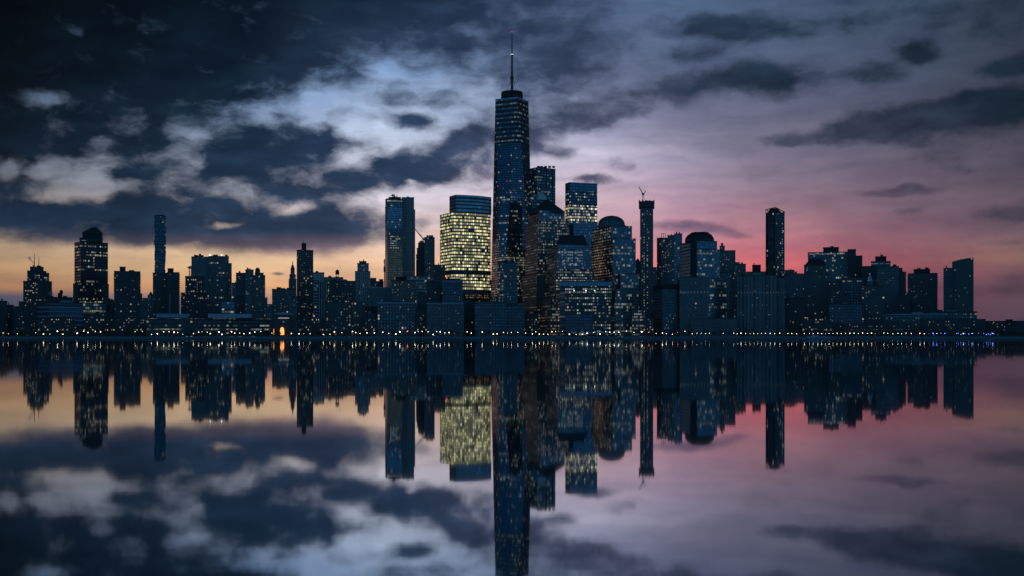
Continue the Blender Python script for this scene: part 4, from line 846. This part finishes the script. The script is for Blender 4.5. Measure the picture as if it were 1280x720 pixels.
# far low city seen in the gaps
far = [(-40,40,388),(120,150,384),(170,200,385),(285,345,380),(380,470,368),(455,490,362),(800,830,356),(900,960,350),(975,1010,352),(1110,1185,391),(1165,1185,390),(610,625,350),(540,560,355)]
for i,(a,c,y) in enumerate(far):
    names=('beyond the left end of the shore','beyond the gabled tower','beyond the balcony block','seen in the gap beside the domed twin block','behind the brick blocks left of centre','behind the small raised corner block','seen past the unfinished skyscraper','behind the small turret tower','right of the slender dark glass tower','seen left of the balcony tower','seen between the two rightmost towers','seen in the slot left of the spired supertall','seen behind the narrow block by the yellow tower')
    B('distant_block','slate flat roofed block far inland, '+names[i],2600,'building').box(a,c,y,M_slate,units=3,depth=60)
# ------------------------------------------------------------------ tents, ferry, steam
def tent(x0,x1,peaks,D,label):
    t=thing('canopy_tent',label,'tent',(wx((x0+x1)/2,D),D+3,GZ),'white peaked tents on the promenade')
    vs=[];fs=[];n=14;mrow=4
    for j in range(mrow+1):
        for i in range(n+1):
            u=i/n; v=j/mrow; x=wx(x0+(x1-x0)*u,D); y=D+7*v
            h=4.6+3.6*(abs(math.sin(math.pi*(u*1.0+.5)))**.6 if peaks else math.sin(math.pi*u)**1.6)*(1-abs(v-.5)*.9); vs.append((x,y,GZ+h))
    for j in range(mrow):
        for i in range(n): a=j*(n+1)+i; fs.append((a,a+1,a+n+2,a+n+1))
    o=link('canopy',vs,fs,TENT,t,t.location); mo=o.modifiers.new('thickness','SOLIDIFY'); mo.thickness=.12
    for a in (x0+.3,x1-.3):
        for yy in (D+.4,D+6.6): MB().tube((wx(a,D),yy,GZ),(wx(a,D),yy,GZ+5),.12).build('pole',STEEL,t)
for i,(a,c,l) in enumerate(((714.5,720.5,'smallest white peaked tent, leftmost on the promenade'),(722,733.5,'white twin pointed tent second from the left of the tent row'),(733,745,'white swooping tent in the middle of the tent row'),(744.5,758,'white swooping tent right of the middle one, below the lit shore block'),(757.5,772,'rightmost and longest white tent, by the foot of the domed tower'))):
    tent(a,c,i%2==0,1608,l)
def ferry():
    D=1560; x0,x1=wx(1003,D),wx(1043,D); L=x1-x0; t=thing('ferry_boat','low dark ferry boat lying just off the right hand shore','boat',((x0+x1)/2,D,0))
    vs=[];fs=[]; n=12
    for j,(z,k) in enumerate(((-.4,.9),(1.5,1.0))):
        for s_ in (-1,1):
            for i in range(n+1):
                u=i/n; w=3.4*math.sin(math.pi*min(1,max(.02,u*.94+.03)))**.35*k; vs.append((x0+L*(u if k==1 else .03+.94*u),D+s_*w,z))
    m=n+1
    for i in range(n):
        fs+= [(i,i+1,2*m+i+1,2*m+i),(m+i+1,m+i,3*m+i,3*m+i+1),(2*m+i,2*m+i+1,3*m+i+1,3*m+i)]
    fs+=[(0,2*m,3*m,m),(n,m+n,3*m+n,2*m+n)]
    link('hull',vs,fs,solid('hull_paint',(.10,.14,.20),.4),t,t.location)
    MB().box(x0+L*.16,x0+L*.86,D-2.6,D+2.6,1.5,3.4).build('cabin',solid('cabin_paint',(.32,.35,.40),.4),t)
    MB().box(x0+L*.18,x0+L*.84,D-2.66,D-2.58,2.2,2.9).build('cabin_windows',solid('cabin_glass',(.02,.03,.04),.1),t)
    MB().box(x0+L*.3,x0+L*.5,D-1.6,D+1.6,3.4,5.0).build('wheelhouse',solid('wheelhouse_paint',(.32,.35,.40),.4),t)
    MB().tube((x0+L*.55,D,3.4),(x0+L*.55,D,6.5),.12).build('mast',STEEL,t)
ferry()
def steam(px,py,pts,D,label):
    m=bpy.data.materials.get('steam')
    if not m:
        m=bpy.data.materials.new('steam'); m.use_nodes=True; t=m.node_tree; t.nodes.clear(); q=G(t); v=q.n('ShaderNodeVolumePrincipled'); v.inputs['Color'].default_value=(.8,.82,.85,1)
        geo=q.n('ShaderNodeNewGeometry'); nz=q.noise(geo.outputs['Position'],.35,4,.6); q.put(v.inputs['Density'],q.mr(nz,.4,.65,0,.28)); o=q.n('ShaderNodeOutputMaterial'); t.links.new(v.outputs[0],o.inputs['Volume'])
    c=MB(); P_=[(wx(a,D),D+14,wz(b,D),r) for a,b,r in pts]
    for a,b in zip(P_,P_[1:]): c.tube(a[:3],b[:3],a[3],b[3],10)
    tag(c.build('steam_plume',m),label,'steam')
steam(0,0,((40.5,333,.8),(38.5,329,1.8),(35.5,325,2.6),(32,320.5,3.6)),2300,'thin grey steam wisp blowing left from the twin antenna tower')
steam(0,0,((61,372,1.5),(60,368,3.5),(57.5,364,4)),1800,'small white steam puff beside the domed roof tank at the left')
steam(0,0,((423,338,.6),(424,334,1.4),(422.5,331,1.8)),2050,'small steam curl rising beside the round wooden water tank')
# ------------------------------------------------------------------ promenade lamps and trees
SECT=[(-60,46,'the dark blocks at the left end'),(46,92,'the pale banded office block'),(92,140,'the tall gabled tower'),(140,190,'the balcony block with the roof hut'),(190,338,'the long pier terminal'),(338,376,'the ferry building with orange arches'),
 (376,407,'the round topped apartment tower'),(407,470,'the wide dark brick block'),(470,532,'the blue grey window grid block'),(532,592,'the ribbed low block'),(592,652,'the plain dark blue block'),(652,704,'the pyramid roofed tower'),
 (704,768,'the pale roofed lit shore block'),(768,812,'the domed tower'),(812,864,'the curved black roof block'),(864,922,'the low ribbed plinth block'),(922,982,'the wide ribbed slab'),(982,1040,'the peaked dark apartment tower'),
 (1040,1104,'the dark brick dotted block'),(1104,1160,'the low pale roofed hall'),(1160,1250,'the rightmost tower'),(1250,1340,'the lowest shed at the right end')]
def sect(px):
    for a,c,n in SECT:
        if a<=px<c: return n
    return 'the far shore'
LAMP=[('warm white',glow('lamp_warm',(1,.72,.42),9)),('white',glow('lamp_white',(1,.88,.66),9)),('cool white',glow('lamp_cool',(.8,1,.95),7)),('red',glow('lamp_red',(1,.12,.06),7)),('blue',glow('lamp_blue',(.08,.2,1),8))]
pole_me=None; head_me={}
def lamp(px,kind,h=None,D=None,size=.5):
    D=D or random.uniform(1603,1614); h=h or random.uniform(4.0,6.5); x=wx(px,D); nm,mt=LAMP[kind]; sec=sect(px)
    t=thing('promenade_lamp','%s promenade lamp in front of %s'%(nm,sec),'street lamp',(x,D,GZ),'%s promenade lamps in front of %s'%(nm,sec))
    global pole_me
    if pole_me is None: q=MB(); q.tube((0,0,0),(0,0,1),.09,.06,6); pole_me=bpy.data.meshes.new('pole'); pole_me.from_pydata(q.v,[],q.f); pole_me.materials.append(STEEL)
    p=bpy.data.objects.new('pole',pole_me); COL.objects.link(p); p.parent=t; p.scale=(1,1,h)
    if kind not in head_me:
        q=MB(); q.lathe((0,0),[(.15,-.5),(.42,-.3),(.5,0),(.42,.3),(.15,.48)],8); me=bpy.data.meshes.new('lamp_head'); me.from_pydata(q.v,[],q.f); me.materials.append(mt); head_me[kind]=me
    o=bpy.data.objects.new('lamp_head',head_me[kind]); COL.objects.link(o); o.parent=t; o.location=(0,0,h+.4); o.scale=(size*1.35,)*3
random.seed(21)
px=4
while px<1262:
    if px<190: st=random.uniform(5,13)
    elif px<340: st=random.uniform(3.5,8)
    elif px<860: st=random.uniform(4,10)
    elif px<1160: st=random.uniform(4.4,6.5)
    elif px<1180: st=5
    else: st=random.uniform(5,14)
    if not 1245<px:
        kind=random.choices((0,1,2,3),(6,6,2,.5))[0]
        if px>1160 and random.random()<.6: kind=4
        if not (340<px<358) and random.random()<.86: lamp(px,kind,h=(random.uniform(3.0,8.0) if px<860 else random.uniform(4.2,5.2)),size=random.uniform(.3,.95) if px<860 else random.uniform(.3,.62))
    px+=st
for px in (1167,1171,1196,1201,1206,1211,1216,1233,1235.5,1238,1242): lamp(px,4,h=random.uniform(3,5),size=.55)
def tree_meshes(v):
    rnd=random.Random(v*13+5); H=8.5; q=MB(); q.tube((0,0,0),(0,0,3.6),.28,.2,6)
    for k in range(5):
        a=k*1.26+v; q.tube((0,0,2.6+.3*k),(1.8*math.cos(a),1.8*math.sin(a),5.0+.4*k),.14,.06,5)
    tr=bpy.data.meshes.new('trunk'); tr.from_pydata(q.v,[],q.f); tr.materials.append(BARK)
    vs=[];fs=[]; cl=[(rnd.uniform(-2.2,2.2),rnd.uniform(-2.2,2.2),rnd.uniform(4.0,7.6),rnd.uniform(1.0,1.8)) for _ in range(9)]
    for cx,cy,cz,cr in cl:
        for _ in range(46):
            d=Vector((rnd.gauss(0,1),rnd.gauss(0,1),rnd.gauss(0,1))).normalized()*cr*rnd.uniform(.5,1.05); c=Vector((cx,cy,cz))+d
            a=Vector((rnd.gauss(0,1),rnd.gauss(0,1),rnd.gauss(0,1))).normalized(); b_=a.orthogonal().normalized(); s_=rnd.uniform(.22,.42); b0=len(vs)
            vs+=[tuple(c+a*s_),tuple(c+b_*s_*.6),tuple(c-a*s_),tuple(c-b_*s_*.6)]; fs.append((b0,b0+1,b0+2,b0+3))
    cr_=bpy.data.meshes.new('crown'); cr_.from_pydata(vs,[],fs); cr_.materials.append(LEAF); return tr,cr_
TM=[tree_meshes(v) for v in range(4)]
px=-20
while px<1300:
    D=random.uniform(1612,1626); sc_=random.uniform(.75,1.35); sec=sect(px)
    t=thing('promenade_tree','small dark leafy promenade tree in front of '+sec,'tree',(wx(px,D),D,GZ),'promenade trees in front of '+sec)
    a,b_=random.choice(TM)
    for nm,me in (('trunk',a),('crown',b_)):
        o=bpy.data.objects.new(nm,me); COL.objects.link(o); o.parent=t
    t.scale=(sc_,sc_,sc_); t.rotation_euler=(0,0,random.uniform(0,6.28)); px+=random.uniform(5,12)
